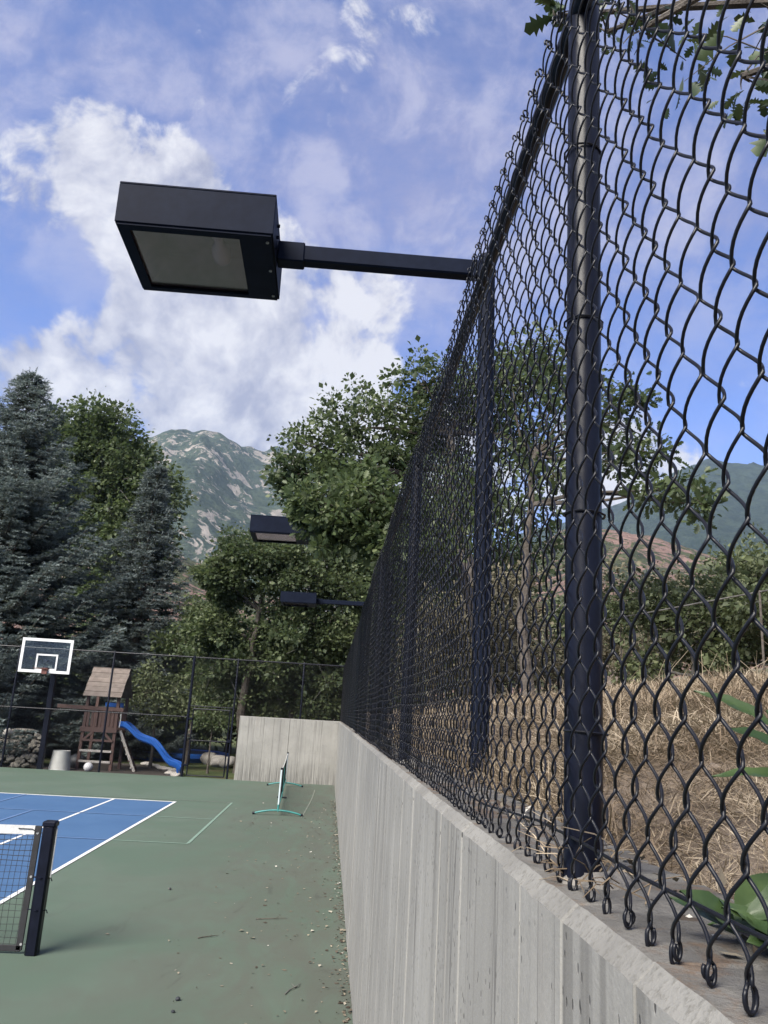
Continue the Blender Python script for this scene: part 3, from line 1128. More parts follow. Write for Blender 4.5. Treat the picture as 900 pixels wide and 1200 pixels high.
diamond_mesh('wire_mesh', -17.6, -4.42, 0.02, ZF, YF - 0.035, ff)
diamond_mesh('wire_mesh', -4.42, -3.02, 2.14, ZF, YF - 0.035, ff)
diamond_mesh('wire_mesh', -3.02, 0.40, ZT + 0.02, ZF, YF - 0.035, ff)

gate = empty('gate', (-4.3, YF, 0), 'black chain link gate in the far fence, left of the short end wall', 'gate')
gx0, gx1, gz0, gz1 = -4.27, -3.12, 0.05, 2.06
for a, b_ in [((gx0, gz0), (gx0, gz1)), ((gx1, gz0), (gx1, gz1)), ((gx0, gz0), (gx1, gz0)), ((gx0, gz1), (gx1, gz1)), ((gx0, 1.10), (gx1, 1.10))]:
    b = MB()
    b.tube([(a[0], YF - 0.01, a[1]), (b_[0], YF - 0.01, b_[1])], 0.021, 8)
    b.build('gate_bar', BLACK, gate, True)
diamond_mesh('wire_mesh', gx0, gx1, gz0, gz1, YF - 0.045, gate)
b = MB()
b.box((gx1 + 0.05, YF - 0.03, 1.12), (0.14, 0.05, 0.09), bevel=.01)
b.build('latch', BLACK, gate)
for z in (0.35, 1.75):
    b = MB()
    b.box((gx0 - 0.06, YF - 0.02, z), (0.12, 0.05, 0.07), bevel=.01)
    b.build('hinge', BLACK, gate)

# ------------------------------------------------------------------ court lights
LX, LY, LZ0 = 0.70, 3.80, 1.95


def court_light(y, label, first):
    z0 = LZ0
    root = empty('court_light', (LX, LY, z0), label, 'light', 'box lights on poles along the wall')
    b = MB()
    b.tube([(LX, LY, z0 - 0.1), (LX, LY, 4.545)], 0.043, 20)
    b.build('pole', LIGHTPAINT, root, True)
    b = MB()
    b.lathe((LX, LY, 4.545), [(0.047, 0), (0.047, 0.02), (0.025, 0.032)], 20)
    b.build('pole_cap', LIGHTPAINT, root, True)
    ex = -0.41
    arm = MB()
    arm.box(((LX - 0.03 + ex + 0.02) / 2, LY, 4.478), (LX - 0.03 - ex - 0.02, 0.075, 0.092), bevel=.008)
    ao = arm.build('arm', LIGHTPAINT, root)
    b = MB()
    b.box((ex + 0.072, LY, 4.478), (0.14, 0.090, 0.112), bevel=.006)
    b.build('arm_sleeve', LIGHTPAINT, ao)
    for dz in (-0.06, 0.0, 0.065):
        b = MB()
        b.tube([(ex - 0.002, LY - 0.12, 4.50 + dz), (ex + 0.012, LY - 0.12, 4.50 + dz)], 0.009, 8)
        b.build('bolt', LIGHTPAINT, ao)
    # housing: a shallow box open below over two thirds of its width
    x0, x1, y0, y1, zb, zt_ = -1.165, -0.41, LY - 0.31, LY + 0.33, 4.395, 4.615
    t_ = 0.012
    h = MB()
    h.box(((x0 + x1) / 2, (y0 + y1) / 2, zt_ - t_ / 2), (x1 - x0, y1 - y0, t_), bevel=.003)
    h.box(((x0 + x1) / 2, y0 + t_ / 2, (zb + zt_ - t_) / 2), (x1 - x0, t_, zt_ - t_ - zb - .001), bevel=.003)
    h.box(((x0 + x1) / 2, y1 - t_ / 2, (zb + zt_ - t_) / 2), (x1 - x0, t_, zt_ - t_ - zb - .001), bevel=.003)
    h.box((x0 + t_ / 2, (y0 + y1) / 2, (zb + zt_ - t_) / 2), (t_ - .002, y1 - y0 - 2 * t_ - .002, zt_ - t_ - zb - .002))
    h.box((x1 - t_ / 2, (y0 + y1) / 2, (zb + zt_ - t_) / 2), (t_ - .002, y1 - y0 - 2 * t_ - .002, zt_ - t_ - zb - .002))
    ho = h.build('housing', LIGHTPAINT, root)
    ox0, ox1, oy0, oy1 = x0 + 0.062, x1 - 0.168, y0 + 0.055, y1 - 0.045
    d = MB()
    zf = zb - 0.004
    d.box(((x0 + ox0) / 2 + .004, (y0 + y1) / 2, zf), (ox0 - x0 - .012, y1 - y0 - .016, 0.012))
    d.box(((x1 + ox1) / 2 - .004, (y0 + y1) / 2, zf), (x1 - ox1 - .012, y1 - y0 - .016, 0.012))
    d.box(((ox0 + ox1) / 2, (y0 + oy0) / 2 + .004, zf), (ox1 - ox0 + .004, oy0 - y0 - .008, 0.0118))
    d.box(((ox0 + ox1) / 2, (y1 + oy1) / 2 - .004, zf), (ox1 - ox0 + .004, y1 - oy1 - .008, 0.0118))
    do = d.build('door_frame', LIGHTPAINT, ho)
    g = MB()
    g.box(((ox0 + ox1) / 2, (oy0 + oy1) / 2, zb + 0.006), (ox1 - ox0 + .03, oy1 - oy0 + .03, 0.004))
    g.build('lens', GLASS, ho)
    # reflector: sloping pans inside
    rf = MB()
    a0, a1, b0, b1 = ox0 - .01, ox1 + .02, oy0 - .01, oy1 + .01
    c0, c1, e0, e1, zt2 = ox0 + .10, ox1 - .04, oy0 + .10, oy1 - .10, zb + 0.15
    lo_ = [(a0, b0, zb + .012), (a1, b0, zb + .012), (a1, b1, zb + .012), (a0, b1, zb + .012)]
    hi_ = [(c0, e0, zt2), (c1, e0, zt2), (c1, e1, zt2), (c0, e1, zt2)]
    rf.add(lo_ + hi_, [(0, 4, 5, 1), (1, 5, 6, 2), (2, 6, 7, 3), (3, 7, 4, 0), (4, 7, 6, 5)])
    rf.build('reflector', ALU, ho)
    lm = MB()
    lx, ly = ox1 - 0.125, (oy0 + oy1) / 2 - 0.03
    pr = [(0.016, -0.13), (0.022, -0.11), (0.022, -0.05), (0.045, -0.01), (0.052, 0.04), (0.046, 0.085), (0.028, 0.115), (0.008, 0.125)]
    lm.lathe((0, 0, 0), pr, 16)
    Mr = Matrix.Rotation(R(-90), 3, 'X')
    lm.v = [Vector((lx, ly, zb + 0.075)) + Mr @ q for q in lm.v]
    lm.build('bulb', BULBM, ho, True)
    sk = MB()
    sk.tube([(lx, ly - 0.20, zb + 0.075), (lx, ly - 0.12, zb + 0.075)], 0.030, 14)
    sk.build('socket', WHITEP, ho, True)
    for hy in (y0 + 0.06, (y0 + y1) / 2, y1 - 0.06):
        sc = MB()
        sc.tube([(x1 - 0.03, hy, zb - 0.009), (x1 - 0.03, hy, zb - 0.016)], 0.008, 8)
        sc.build('door_screw', ALU, do, True)
    root.rotation_euler = (0, R(-0.6), 0.012)
    root.location.y = y
    root.location.x += 0.0
    return root


court_light(3.80, 'large black box light on an arm against the sky, nearest of the three', 'n')
court_light(10.55, 'black box light half hidden by oak leaves below the mountain', 'm')
court_light(17.3, 'farthest black box light, small and dark against the oak trees', 'f')

# ------------------------------------------------------------------ tennis net
PX = XD + 0.914
net = empty('tennis_net', (PX, YN, 0), 'black tennis net with white top band across the blue court', 'net')
for sgn, px_ in ((1, PX), (-1, PX - 12.8)):
    b = MB()
    b.box((px_, YN, 0.52), (0.104, 0.104, 1.06), bevel=.016)
    po = b.build('net_post', BLACK, net, True)
    b = MB()
    b.box((px_, YN, 1.062), (0.118, 0.118, 0.05), bevel=.022)
    b.build('post_cap', BLACK, po, True)
    b = MB()
    b.tube([(px_ + sgn * 0.066, YN - .01, 1.03), (px_ + sgn * 0.066, YN - .01, 0.8), (px_ + sgn * 0.066, YN - .01, 0.62)], 0.006, 6)
    b.build('net_cable', TAPE, po)
    for z in (0.36, 0.62):
        b = MB()
        b.tube([(px_ - sgn * 0.10, YN, z), (px_, YN - 0.064, z), (px_ + sgn * 0.07, YN, z - .004), (px_ + sgn * .082, YN, z - .03)], 0.005, 6)
        b.build('lacing_hook', BLACK, po)
xr, xl = PX - 0.10, PX - 12.8 + 0.10


def ntop(x):
    u = (x - (xl + xr) / 2) / ((xr - xl) / 2)
    return 0.955 + 0.085 * abs(u) ** 1.3


seg = np.linspace(xr - 0.03, xl + 0.03, 50)
b = MB()
for x0, x1 in zip(seg[:-1], seg[1:]):
    z0, z1 = ntop(x0), ntop(x1)
    q = [(x0, -.012, z0 - .072), (x0, .012, z0 - .072), (x0, .010, z0), (x0, -.010, z0), (x1, -.012, z1 - .072), (x1, .012, z1 - .072), (x1, .010, z1), (x1, -.010, z1)]
    b.add([(a, YN + c, d) for a, c, d in q], [(0, 1, 2, 3), (4, 7, 6, 5), (0, 4, 5, 1), (1, 5, 6, 2), (2, 6, 7, 3), (3, 7, 4, 0)])
b.build('top_band', TAPE, net)
b = MB()
b.tube([(xr - .17, YN - .016, ntop(xr) - .028), (xr - .05, YN - .016, ntop(xr) - .028)], 0.004, 6)
b.tube([(xr - .05, YN - .016, ntop(xr) - .028), (xr, YN - .02, ntop(xr) - .05)], 0.004, 6)
b.build('lacing_cord', NETM, net)
for s_, xx in ((1, xr), (-1, xl)):
    b = MB()
    b.bar((xx - s_ * .015, YN, 0.03), (xx, YN, 1.04), 0.055, 0.018, up=(0, 1, 0), bevel=.004)
    so = b.build('side_strap', NETM, net)
    for z in (0.08, 0.62, 0.98):
        g = MB()
        g.tube([(xx, YN - .010, z), (xx, YN - .014, z)], 0.011, 10)
        g.build('eyelet', ALU, so)
        g = MB()
        g.tube([(xx + s_ * .02, YN, z), (xx + s_ * .07, YN, z + .003)], 0.004, 6)
        g.build('tie', NETM, so)
b = MB()
b.bar((xr, YN, 0.045), (xl, YN, 0.045), 0.05, 0.018, up=(0, 1, 0), bevel=.004)
b.build('bottom_band', NETM, net)
vv, fv, nb = [], [], 0


def cord(pts, r_):
    global nb
    for i_, p in enumerate(pts):
        d = Vector(pts[min(i_ + 1, len(pts) - 1)]) - Vector(pts[max(i_ - 1, 0)])
        d.normalize()
        o1 = Vector((0, 1, 0))
        o2 = d.cross(o1)
        for a_ in (0.5, 2.6, 4.7):
            vv.append(Vector(p) + (o1 * math.cos(a_) + o2 * math.sin(a_)) * r_)
    for i_ in range(len(pts) - 1):
        for k in range(3):
            k2 = (k + 1) % 3
            fv.append((nb + i_ * 3 + k, nb + i_ * 3 + k2, nb + i_ * 3 + 3 + k2, nb + i_ * 3 + 3 + k))
    nb += 3 * len(pts)


cell = 0.050
x = xr - 0.035
k = 0
while x > xl + 0.03:
    zt_ = ntop(x) - 0.07
    pts = []
    for z in np.linspace(zt_, 0.06, 9):
        lean = 0.012 * math.sin(z * 6 + k * .7) * (1 if z > .1 else 0)
        pts.append((x + lean * .4 - 0.02 * (1 - z), YN + lean * .5, z))
    cord(pts, 0.0023)
    x -= cell
    k += 1
z = 0.075
while z < 0.97:
    thick = 0.0034 if z > 0.70 else 0.0023
    pts = []
    for x in np.linspace(xr - 0.02, xl + 0.02, 90):
        pts.append((x, YN + 0.004 * math.sin(x * 5), z + 0.004 * math.sin(x * 9 + z * 20) + (ntop(x) - 1.0) * z))
    cord(pts, thick)
    z += cell
    if z > 0.72:
        z -= 0.008
V = np.array([tuple(q) for q in vv]) - np.array(ORIG[net.name])
o = link('netting', raw_mesh('netting', V, np.array(fv)), NETM, net)
o['kind'] = 'stuff'

# ------------------------------------------------------------------ small portable net parked by the wall
pn = empty('portable_net', (-0.97, 21.7, 0), 'small teal portable net parked end-on beside the retaining wall', 'net')
YA, YE = 18.2, 25.1
XA, XE = -0.93, -1.14


def pn_x(y):
    return XA + (XE - XA) * (y - YA) / (YE - YA)


for y in (YA, YE):
    x = pn_x(y)
    b = MB()
    pts = [(x + 0.50 * u, y, 0.028 + 0.075 * (1 - u * u)) for u in np.linspace(-1, 1, 13)]
    b.tube(pts, 0.019, 10)
    fo_ = b.build('foot', TEAL, pn, True)
    for u in (-1, 1):
        g = MB()
        g.tube([(x + u * 0.485, y, 0.03), (x + u * 0.535, y, 0.024)], 0.026, 10)
        g.build('rubber_cap', BLACK, fo_, True)
    b = MB()
    b.tube([(x, y, 0.08), (x, y, 0.22)], 0.02, 10)
    b.build('socket', TEAL, pn, True)
    b = MB()
    b.tube([(x, y, 0.20), (x + 0.01, y, 0.93)], 0.019, 10)
    po = b.build('upright', PALEBLUE, pn, True)
    g = MB()
    g.lathe((x + 0.01, y, 0.93), [(0.025, 0), (0.026, 0.03), (0.012, 0.04)], 10)
    g.build('upright_cap', BLACK, po, True)
b = MB()
ym = (YA + YE) / 2
b.tube([(pn_x(ym), ym, 0.03), (pn_x(ym), ym, 0.86)], 0.018, 8)
b.build('middle_upright', TEAL, pn, True)
b = MB()
b.tube([(pn_x(ym) - .12, ym, 0.03), (pn_x(ym) + .12, ym, 0.03)], 0.018, 8)
b.build('middle_foot', BLACK, pn, True)
b = MB()
for y0, y1 in zip(np.linspace(YA + .02, YE - .02, 9)[:-1], np.linspace(YA + .02, YE - .02, 9)[1:]):
    def tp(y_):
        return 0.91 - 0.05 * math.sin((y_ - YA) / (YE - YA) * math.pi)
    b.bar((pn_x(y0), y0, tp(y0) - .03), (pn_x(y1), y1, tp(y1) - .03), 0.014, 0.06)
b.build('top_band', TAPE, pn)
b = MB()
b.tube([(pn_x(YA), YA, 0.14), (pn_x(YE), YE, 0.14)], 0.017, 8)
b.build('base_tube', TEAL, pn, True)
vv, fv, nb = [], [], 0
for y in np.arange(YA + .03, YE - .02, 0.045):
    vx = pn_x(y)
    for z0, z1 in ((0.20, 0.86),):
        for p in ((vx, y, z0), (vx, y, z1)):
            for a_ in (0.5, 2.6, 4.7):
                vv.append((p[0] + .002 * math.cos(a_), p[1] + .002 * math.sin(a_), p[2]))
        for q in range(3):
            fv.append((nb + q, nb + (q + 1) % 3, nb + 3 + (q + 1) % 3, nb + 3 + q))
        nb += 6
for z in np.arange(0.20, 0.87, 0.045):
    for p in ((pn_x(YA), YA, z), (pn_x(YE), YE, z)):
        for a_ in (0.5, 2.6, 4.7):
            vv.append((p[0] + .002 * math.cos(a_), p[1], p[2] + .002 * math.sin(a_)))
    for q in range(3):
        fv.append((nb + q, nb + (q + 1) % 3, nb + 3 + (q + 1) % 3, nb + 3 + q))
    nb += 6
o = link('netting', raw_mesh('netting', np.array(vv) - np.array(ORIG[pn.name]), np.array(fv)), NETM, pn)
o['kind'] = 'stuff'

# ------------------------------------------------------------------ basketball hoop
BX, BY = -8.82, 26.80
hoop = empty('basketball_hoop', (BX, BY, 0), 'basketball hoop with clear white-bordered backboard on a black post', 'hoop')
b = MB()
b.box((BX, BY, 1.6), (0.16, 0.16, 3.3), bevel=.012)
b.build('pole', BLACK, hoop)
BB = 26.15
bx0, bx1, bz0, bz1 = -9.72, -8.15, 2.875, 3.93
for z in (2.98, 3.22):
    b = MB()
    b.bar((BX, BY - 0.08, z), ((bx0 + bx1) / 2, BB + 0.05, z + .04), 0.08, 0.08, bevel=.006)
    b.build('support_arm', BLACK, hoop)
b = MB()
b.box(((bx0 + bx1) / 2, BB, (bz0 + bz1) / 2), (bx1 - bx0 - .06, 0.010, bz1 - bz0 - .06))
bo = b.build('backboard', CLEAR, hoop)


def frame_rect(x0, x1, z0, z1, wd, y, dep, name):
    f = MB()
    f.box(((x0 + x1) / 2, y, z0 + wd / 2), (x1 - x0, dep, wd))
    f.box(((x0 + x1) / 2, y, z1 - wd / 2), (x1 - x0, dep, wd))
    f.box((x0 + wd / 2, y, (z0 + z1) / 2), (wd, dep, z1 - z0 - 2 * wd - .001))
    f.box((x1 - wd / 2, y, (z0 + z1) / 2), (wd, dep, z1 - z0 - 2 * wd - .001))
    return f.build(name, WHITEP, bo)


frame_rect(bx0, bx1, bz0, bz1, 0.085, BB, 0.035, 'border')
cxm = (bx0 + bx1) / 2 + 0.04
frame_rect(cxm - 0.33, cxm + 0.33, bz0 + 0.09, bz0 + 0.58, 0.05, BB - 0.008, 0.006, 'target_square')
b = MB()
b.box((cxm, BB - 0.05, bz0 + 0.06), (0.17, 0.09, 0.19), bevel=.006)
b.build('rim_bracket', RIMM, hoop)
b = MB()
b.tube([(cxm + 0.23 * math.cos(a_), BB - 0.36 + 0.23 * math.sin(a_), bz0 + 0.12) for a_ in np.linspace(0, 2 * math.pi, 28)[:-1]], 0.010, 6, closed=True)
b.bar((cxm, BB - 0.02, bz0 + 0.12), (cxm, BB - 0.14, bz0 + 0.12), 0.10, 0.02)
b.build('rim', RIMM, hoop)

# ------------------------------------------------------------------ playset
PY = 28.3
ps = empty('playset', (-7.4, PY, 0), 'brown wooden playset with plank roof behind the far fence', 'playset')
tx0, tx1, ty0, ty1 = -7.98, -6.92, PY - 0.5, PY + 0.65
for x in (tx0, tx1):
    for y in (ty0, ty1):
        b = MB()
        b.bar((x, y, -0.07), (x + (0.06 if x < -7.5 else -.02), y, 2.28), 0.10, 0.10, up=(0, 1, 0), bevel=.008)
        b.build('post', REDWOOD if True else GREYWOOD, ps)
nb_ = 9
for k in range(nb_):
    b = MB()
    y = ty0 + (ty1 - ty0) * (k + .5) / nb_
    b.box(((tx0 + tx1) / 2, y, 1.20), (tx1 - tx0 - .11, (ty1 - ty0) / nb_ - .01, 0.03), bevel=.004)
    b.build('deck_board', REDWOOD, ps)
for y in (ty0 - .065, ty1 + .065):
    b = MB()
    b.box(((tx0 + tx1) / 2, y, 1.22), (tx1 - tx0 + .12, 0.035, 0.16), bevel=.005)
    b.build('deck_beam', REDWOOD, ps)
b = MB()
b.bar((-8.86, ty0 - .08, 1.90), (-6.72, ty0 - .08, 1.88), 0.05, 0.12, bevel=.006)
b.build('swing_beam', REDWOOD, ps)
b = MB()
b.bar((tx0 - .02, ty1 + .08, 1.86), (tx1 + .02, ty1 + .08, 1.86), 0.05, 0.10, bevel=.006)
b.build('top_rail', REDWOOD, ps)
for k in range(7):
    for y in (ty0 - .062, ty1 + .062):
        b = MB()
        x = tx0 + 0.15 + (tx1 - tx0 - .28) * k / 6
        b.box((x, y, 1.57), (0.085, 0.022, 0.52), bevel=.004)
        b.build('slat', REDWOOD, ps)
for k, x in enumerate((-8.45, -8.75)):
    b = MB()
    b.tube([(x, ty0 - .08, 1.84), (x, ty0 - .08, 1.78)], 0.012, 6)
    b.build('swing_hook', ALU, ps)
for z in (0.22, 0.55, 0.88):
    b = MB()
    b.bar((tx0 + .02, ty0 - .06, z), (tx1 - .02, ty0 - .06, z), 0.05, 0.07, bevel=.005)
    b.build('ladder_rung', PALEWOOD if z < .8 else REDWOOD, ps)
for s_ in (1, -1):
    b = MB()
    xx = tx0 + .06 if s_ > 0 else tx1 - .06
    b.bar((xx, ty0 - .06, 0.86), (xx + s_ * .28, ty0 - .06, 1.13), 0.03, 0.08, bevel=.004)
    b.build('corner_brace', REDWOOD, ps)
# gable roof of overlapping planks
rx0, rx1 = -8.06, -6.82
ridge_y, ridge_z, eave_z, half = (ty0 + ty1) / 2, 3.20, 2.26, 0.78
npl = 6
rv = MB()
rv.bar((rx0 + .04, ridge_y, ridge_z - .06), (rx1 - .04, ridge_y, ridge_z - .06), 0.04, 0.09)
rfo = rv.build('roof', GREYWOOD, ps)
for sgn in (-1, 1):
    for k in range(npl):
        u0, u1 = k / npl, (k + 1) / npl + 0.03
        p0 = Vector((0, ridge_y + sgn * half * (1 - u0), eave_z + (ridge_z - eave_z) * u0))
        p1 = Vector((0, ridge_y + sgn * half * (1 - u1), eave_z + (ridge_z - eave_z) * u1))
        nrm = Vector((0, sgn * (ridge_z - eave_z), half)).normalized()
        lift = nrm * 0.012
        b = MB()
        mid = (p0 + lift + p1) / 2 + nrm * (0.006 + 0.004 * (k % 2))
        d = (p1 - p0 - lift)
        yv = d.normalized()
        zv = Vector((1, 0, 0)).cross(yv)
        M = Matrix(((1, yv.x, zv.x), (0, yv.y, zv.y), (0, yv.z, zv.z)))
        b.box((((rx0 + rx1) / 2) + random.uniform(-.01, .01), mid.y, mid.z), (rx1 - rx0, d.length, 0.018), M, bevel=.003)
        b.build('roof_plank', GREYWOOD, rfo)
b = MB()
b.box((-7.35, ty1 + .02, 2.02), (0.62, 0.03, 0.14), bevel=.01)
b.build('blue_sign_board', BLUEPL, ps)
# climbing ladder propped on the right side
b = MB()
b.bar((-6.86, PY + .15, 1.22), (-6.30, PY + .35, -0.05), 0.09, 0.05, up=(0, 1, 0), bevel=.006)
b.build('ramp_stringer', REDWOOD, ps)
b = MB()
b.bar((-6.80, PY - .35, 1.22), (-6.20, PY - .30, -0.05), 0.09, 0.05, up=(0, 1, 0), bevel=.006)
b.build('ramp_stringer', PALEWOOD, ps)
for k in range(6):
    u = (k + .5) / 6
    b = MB()
    b.bar((-6.84 + .58 * u, PY - .36, 1.22 - 1.26 * u), (-6.88 + .58 * u, PY + .36, 1.22 - 1.26 * u), 0.06, 0.04, bevel=.004)
    b.build('ramp_rung', PALEWOOD if k % 2 else REDWOOD, ps)
b = MB()
b.tube([(-6.82, ty0 - .05, 1.95), (-6.78, ty0 - .06, 1.6), (-6.80, ty0 - .05, 1.32)], 0.014, 6)
b.build('climbing_rope', TAPE, ps)
# wavy slide
sl = [(-6.86, 1.36), (-6.66, 1.38), (-6.42, 1.22), (-6.18, 1.02), (-5.92, 0.95), (-5.64, 0.88), (-5.40, 0.68), (-5.20, 0.44), (-5.00, 0.29), (-4.80, 0.25), (-4.66, 0.20), (-4.60, 0.10)]
b = MB()
prof = [(-.26, .13), (-.28, .15), (-.30, .13), (-.29, .0), (-.24, -.05), (.24, -.05), (.29, .0), (.30, .13), (.28, .15), (.26, .13), (.25, .03), (.20, -.02), (-.20, -.02), (-.25, .03)]
rows = []
sx = np.interp(np.linspace(0, 11, 45), np.arange(12), [p[0] for p in sl])
sz = np.interp(np.linspace(0, 11, 45), np.arange(12), [p[1] for p in sl])
ker = np.array([1, 2, 3, 2, 1]) / 9
sx[2:-2] = np.convolve(sx, ker, 'valid')
sz[2:-2] = np.convolve(sz, ker, 'valid')
n_ = len(prof)
vs_, fs = [], []
for i_ in range(45):
    for dy, dz in prof:
        vs_.append((sx[i_], PY - 0.15 + dy - 0.7 * (i_ / 44), sz[i_] + dz))
for i_ in range(44):
    for k in range(n_):
        k2 = (k + 1) % n_
        fs.append((i_ * n_ + k, i_ * n_ + k2, (i_ + 1) * n_ + k2, (i_ + 1) * n_ + k))
fs += [tuple(range(n_))[::-1], tuple(44 * n_ + k for k in range(n_))]
b.add(vs_, fs)
so = b.build('slide', BLUEPL, ps, True)
b = MB()
b.tube([(-4.70, PY - .62, 0.2), (-4.64, PY - .62, -.07)], 0.03, 8)
b.tube([(-4.70, PY - 1.06, 0.2), (-4.64, PY - 1.06, -.07)], 0.03, 8)
b.build('slide_leg', BLUEPL, so, True)

# mulch bed, its edging, and things lying about
b = MB()
mp = [(-8.9, 27.0), (-5.0, 26.75), (-4.55, 27.2), (-4.7, 28.3), (-5.6, 30.3), (-6.4, 31.5), (-8.6, 31.5), (-9.3, 29)]
b.add([(x, y, -0.045) for x, y in mp], [tuple(range(len(mp)))])
tag(b.build('mulch_bed', MULCH), kind='structure')


def rock(seed, nsub=2):
    import bmesh
    rr = random.Random(seed)
    bm = bmesh.new()
    bmesh.ops.create_icosphere(bm, subdivisions=nsub, radius=1)
    ax = [Vector((rr.gauss(0, 1), rr.gauss(0, 1), rr.gauss(0, 1))).normalized() for _ in range(9)]
    cut = [rr.uniform(0.55, 0.9) for _ in ax]
    for v_ in bm.verts:
        for a_, c_ in zip(ax, cut):
            d_ = v_.co.dot(a_)
            if d_ > c_:
                v_.co -= a_ * (d_ - c_) * 0.85
        v_.co *= 1 + rr.uniform(-.04, .04)
    me = bpy.data.meshes.new('stone')
    bm.to_mesh(me)
    bm.free()
    return me


RK = [rock(k) for k in range(6)]
for m_ in RK:
    m_.materials.append(STONE)
RKB = [rock(k + 20, 3) for k in range(4)]
for m_ in RKB:
    m_.materials.append(BOULDER)
    m_.polygons.foreach_set('use_smooth', np.ones(len(m_.polygons), dtype=bool))
edg = empty('stone_edging', (-5.2, 28.5, -0.06), 'pale curved stone edging around the dark mulch under the slide', 'edging')
ep = [(-4.62, 27.0), (-4.72, 27.35), (-4.95, 27.6), (-4.80, 27.95), (-4.85, 28.35), (-5.1, 28.8), (-5.35, 29.2), (-5.6, 29.6), (-5.8, 30.0), (-6.05, 30.4), (-6.25, 30.8), (-6.5, 31.2)]
for k, (x, y) in enumerate(ep):
    o = link('stone', RKB[k % 4], None, edg, (x + 5.2, y - 28.5, 0.06))
    o.scale = (0.20, 0.22, 0.085)
    o.rotation_euler = (0, 0, k * 1.3)
rb = empty('rubble_bank', (-10.2, 27.8, 0), 'bank of rough grey rubble stones left of the basketball post', 'rock bank')
rr = random.Random(5)
for k in range(270):
    x = rr.uniform(-12.6, -9.25)
    t_ = rr.random()
    o = link('stone', RK[k % 6], None, rb, (x + 10.2, 27.3 + 0.75 * t_ - 27.8 + rr.uniform(-.08, .08), t_ * 0.92 + rr.uniform(-.05, .05)))
    s_ = rr.uniform(0.05, 0.14)
    o.scale = (s_ * rr.uniform(.9, 1.5), s_, s_ * rr.uniform(.5, .9))
    o.rotation_euler = (rr.uniform(-.6, .6), rr.uniform(-.6, .6), rr.uniform(0, 6))
for k, (x, s_) in enumerate([(-11.9, .5), (-10.95, .42), (-9.95, .5)]):
    o = link('capstone', RK[(k + 2) % 6], None, rb, (x + 10.2, 0.4, 1.02))
    o.scale = (s_, .28, .10)
core = MB()
core.add([(-12.9, 27.45, -.1), (-9.15, 27.45, -.1), (-9.3, 28.2, .93), (-12.9, 28.2, .95), (-12.9, 29.5, 1.0), (-9.0, 29.5, .6)], [(0, 1, 2, 3), (3, 2, 5, 4)])
core.build('soil_core', MULCH, rb)
o = link('boulder', RKB[0], None, None, (-10.30, 27.75, 0.98))
o.scale = (.17, .16, .17)
tag(o, 'round pale rock sitting on top of the grey rubble bank', 'rock')
for k, (x, y, s_, lab) in enumerate([(-3.62, 32.4, .40, 'rounded pale boulder on the lawn seen through the gate, right one against the gate edge'),
                                     (-4.10, 32.7, .36, 'rounded pale boulder on the lawn in the middle of the gate'),
                                     (-4.55, 33.8, .42, 'flat pale boulder at the end of the blue rim behind the gate'),
                                     (-3.0, 33.5, .45, 'pale boulder beside the short end wall, mostly hidden by it')]):
    o = link('boulder', RKB[k], None, None, (x, y, 0.13))
    o.scale = (s_ * 1.1, s_, s_ * 0.75)
    o.rotation_euler = (0, 0, k * 1.1)
    tag(o, lab, 'boulder', 'pale boulders on the lawn')
# round in-ground trampoline with a blue pad
tr = empty('trampoline', (-6.1, 35.8, -0.06), 'low round trampoline with blue padded rim on the lawn', 'trampoline')
b = MB()
b.lathe((-6.1, 35.8, 0), [(1.95, -.07), (2.05, .10), (2.02, .25), (1.9, .28), (1.65, .26), (1.6, .22)], 40)
b.build('pad', BLUEPL, tr, True)
b = MB()
b.lathe((-6.1, 35.8, 0), [(1.62, .235), (1.60, .24), (0.02, .24)], 40)
b.build('jumping_mat', DARKBALL, tr)
# ball, lamp-shade like planter, dark ball
b = MB()
b.lathe((0, 0, 0), [(max(.004, .145 * math.sin(a_)), -.145 * math.cos(a_)) for a_ in np.linspace(0, math.pi, 15)], 22)
bl = b.build('ball', BALLM, None, True)
bl.location = (-7.46, 27.2, 0.085)
tag(bl, 'white ball lying in front of the playset ladder', 'ball')
b = MB()
b.lathe((-8.36, 27.25, -.06), [(.33, 0), (.33, .03), (.26, .58), (.265, .60), (.25, .60), (.24, .56)], 28)
bk = b.build('planter', POTM, None, True)
tag(bk, 'pale tapered planter pot beside the basketball post', 'planter')
b = MB()
b.lathe((0, 0, 0), [(max(.004, .30 * math.sin(a_)), -.30 * math.cos(a_) * .8) for a_ in np.linspace(0, math.pi, 13)], 22)
db = b.build('ball', DARKBALL, None, True)
db.location = (-8.16, 28.35, .16)
tag(db, 'large dark ball between the pale planter and the playset', 'ball')

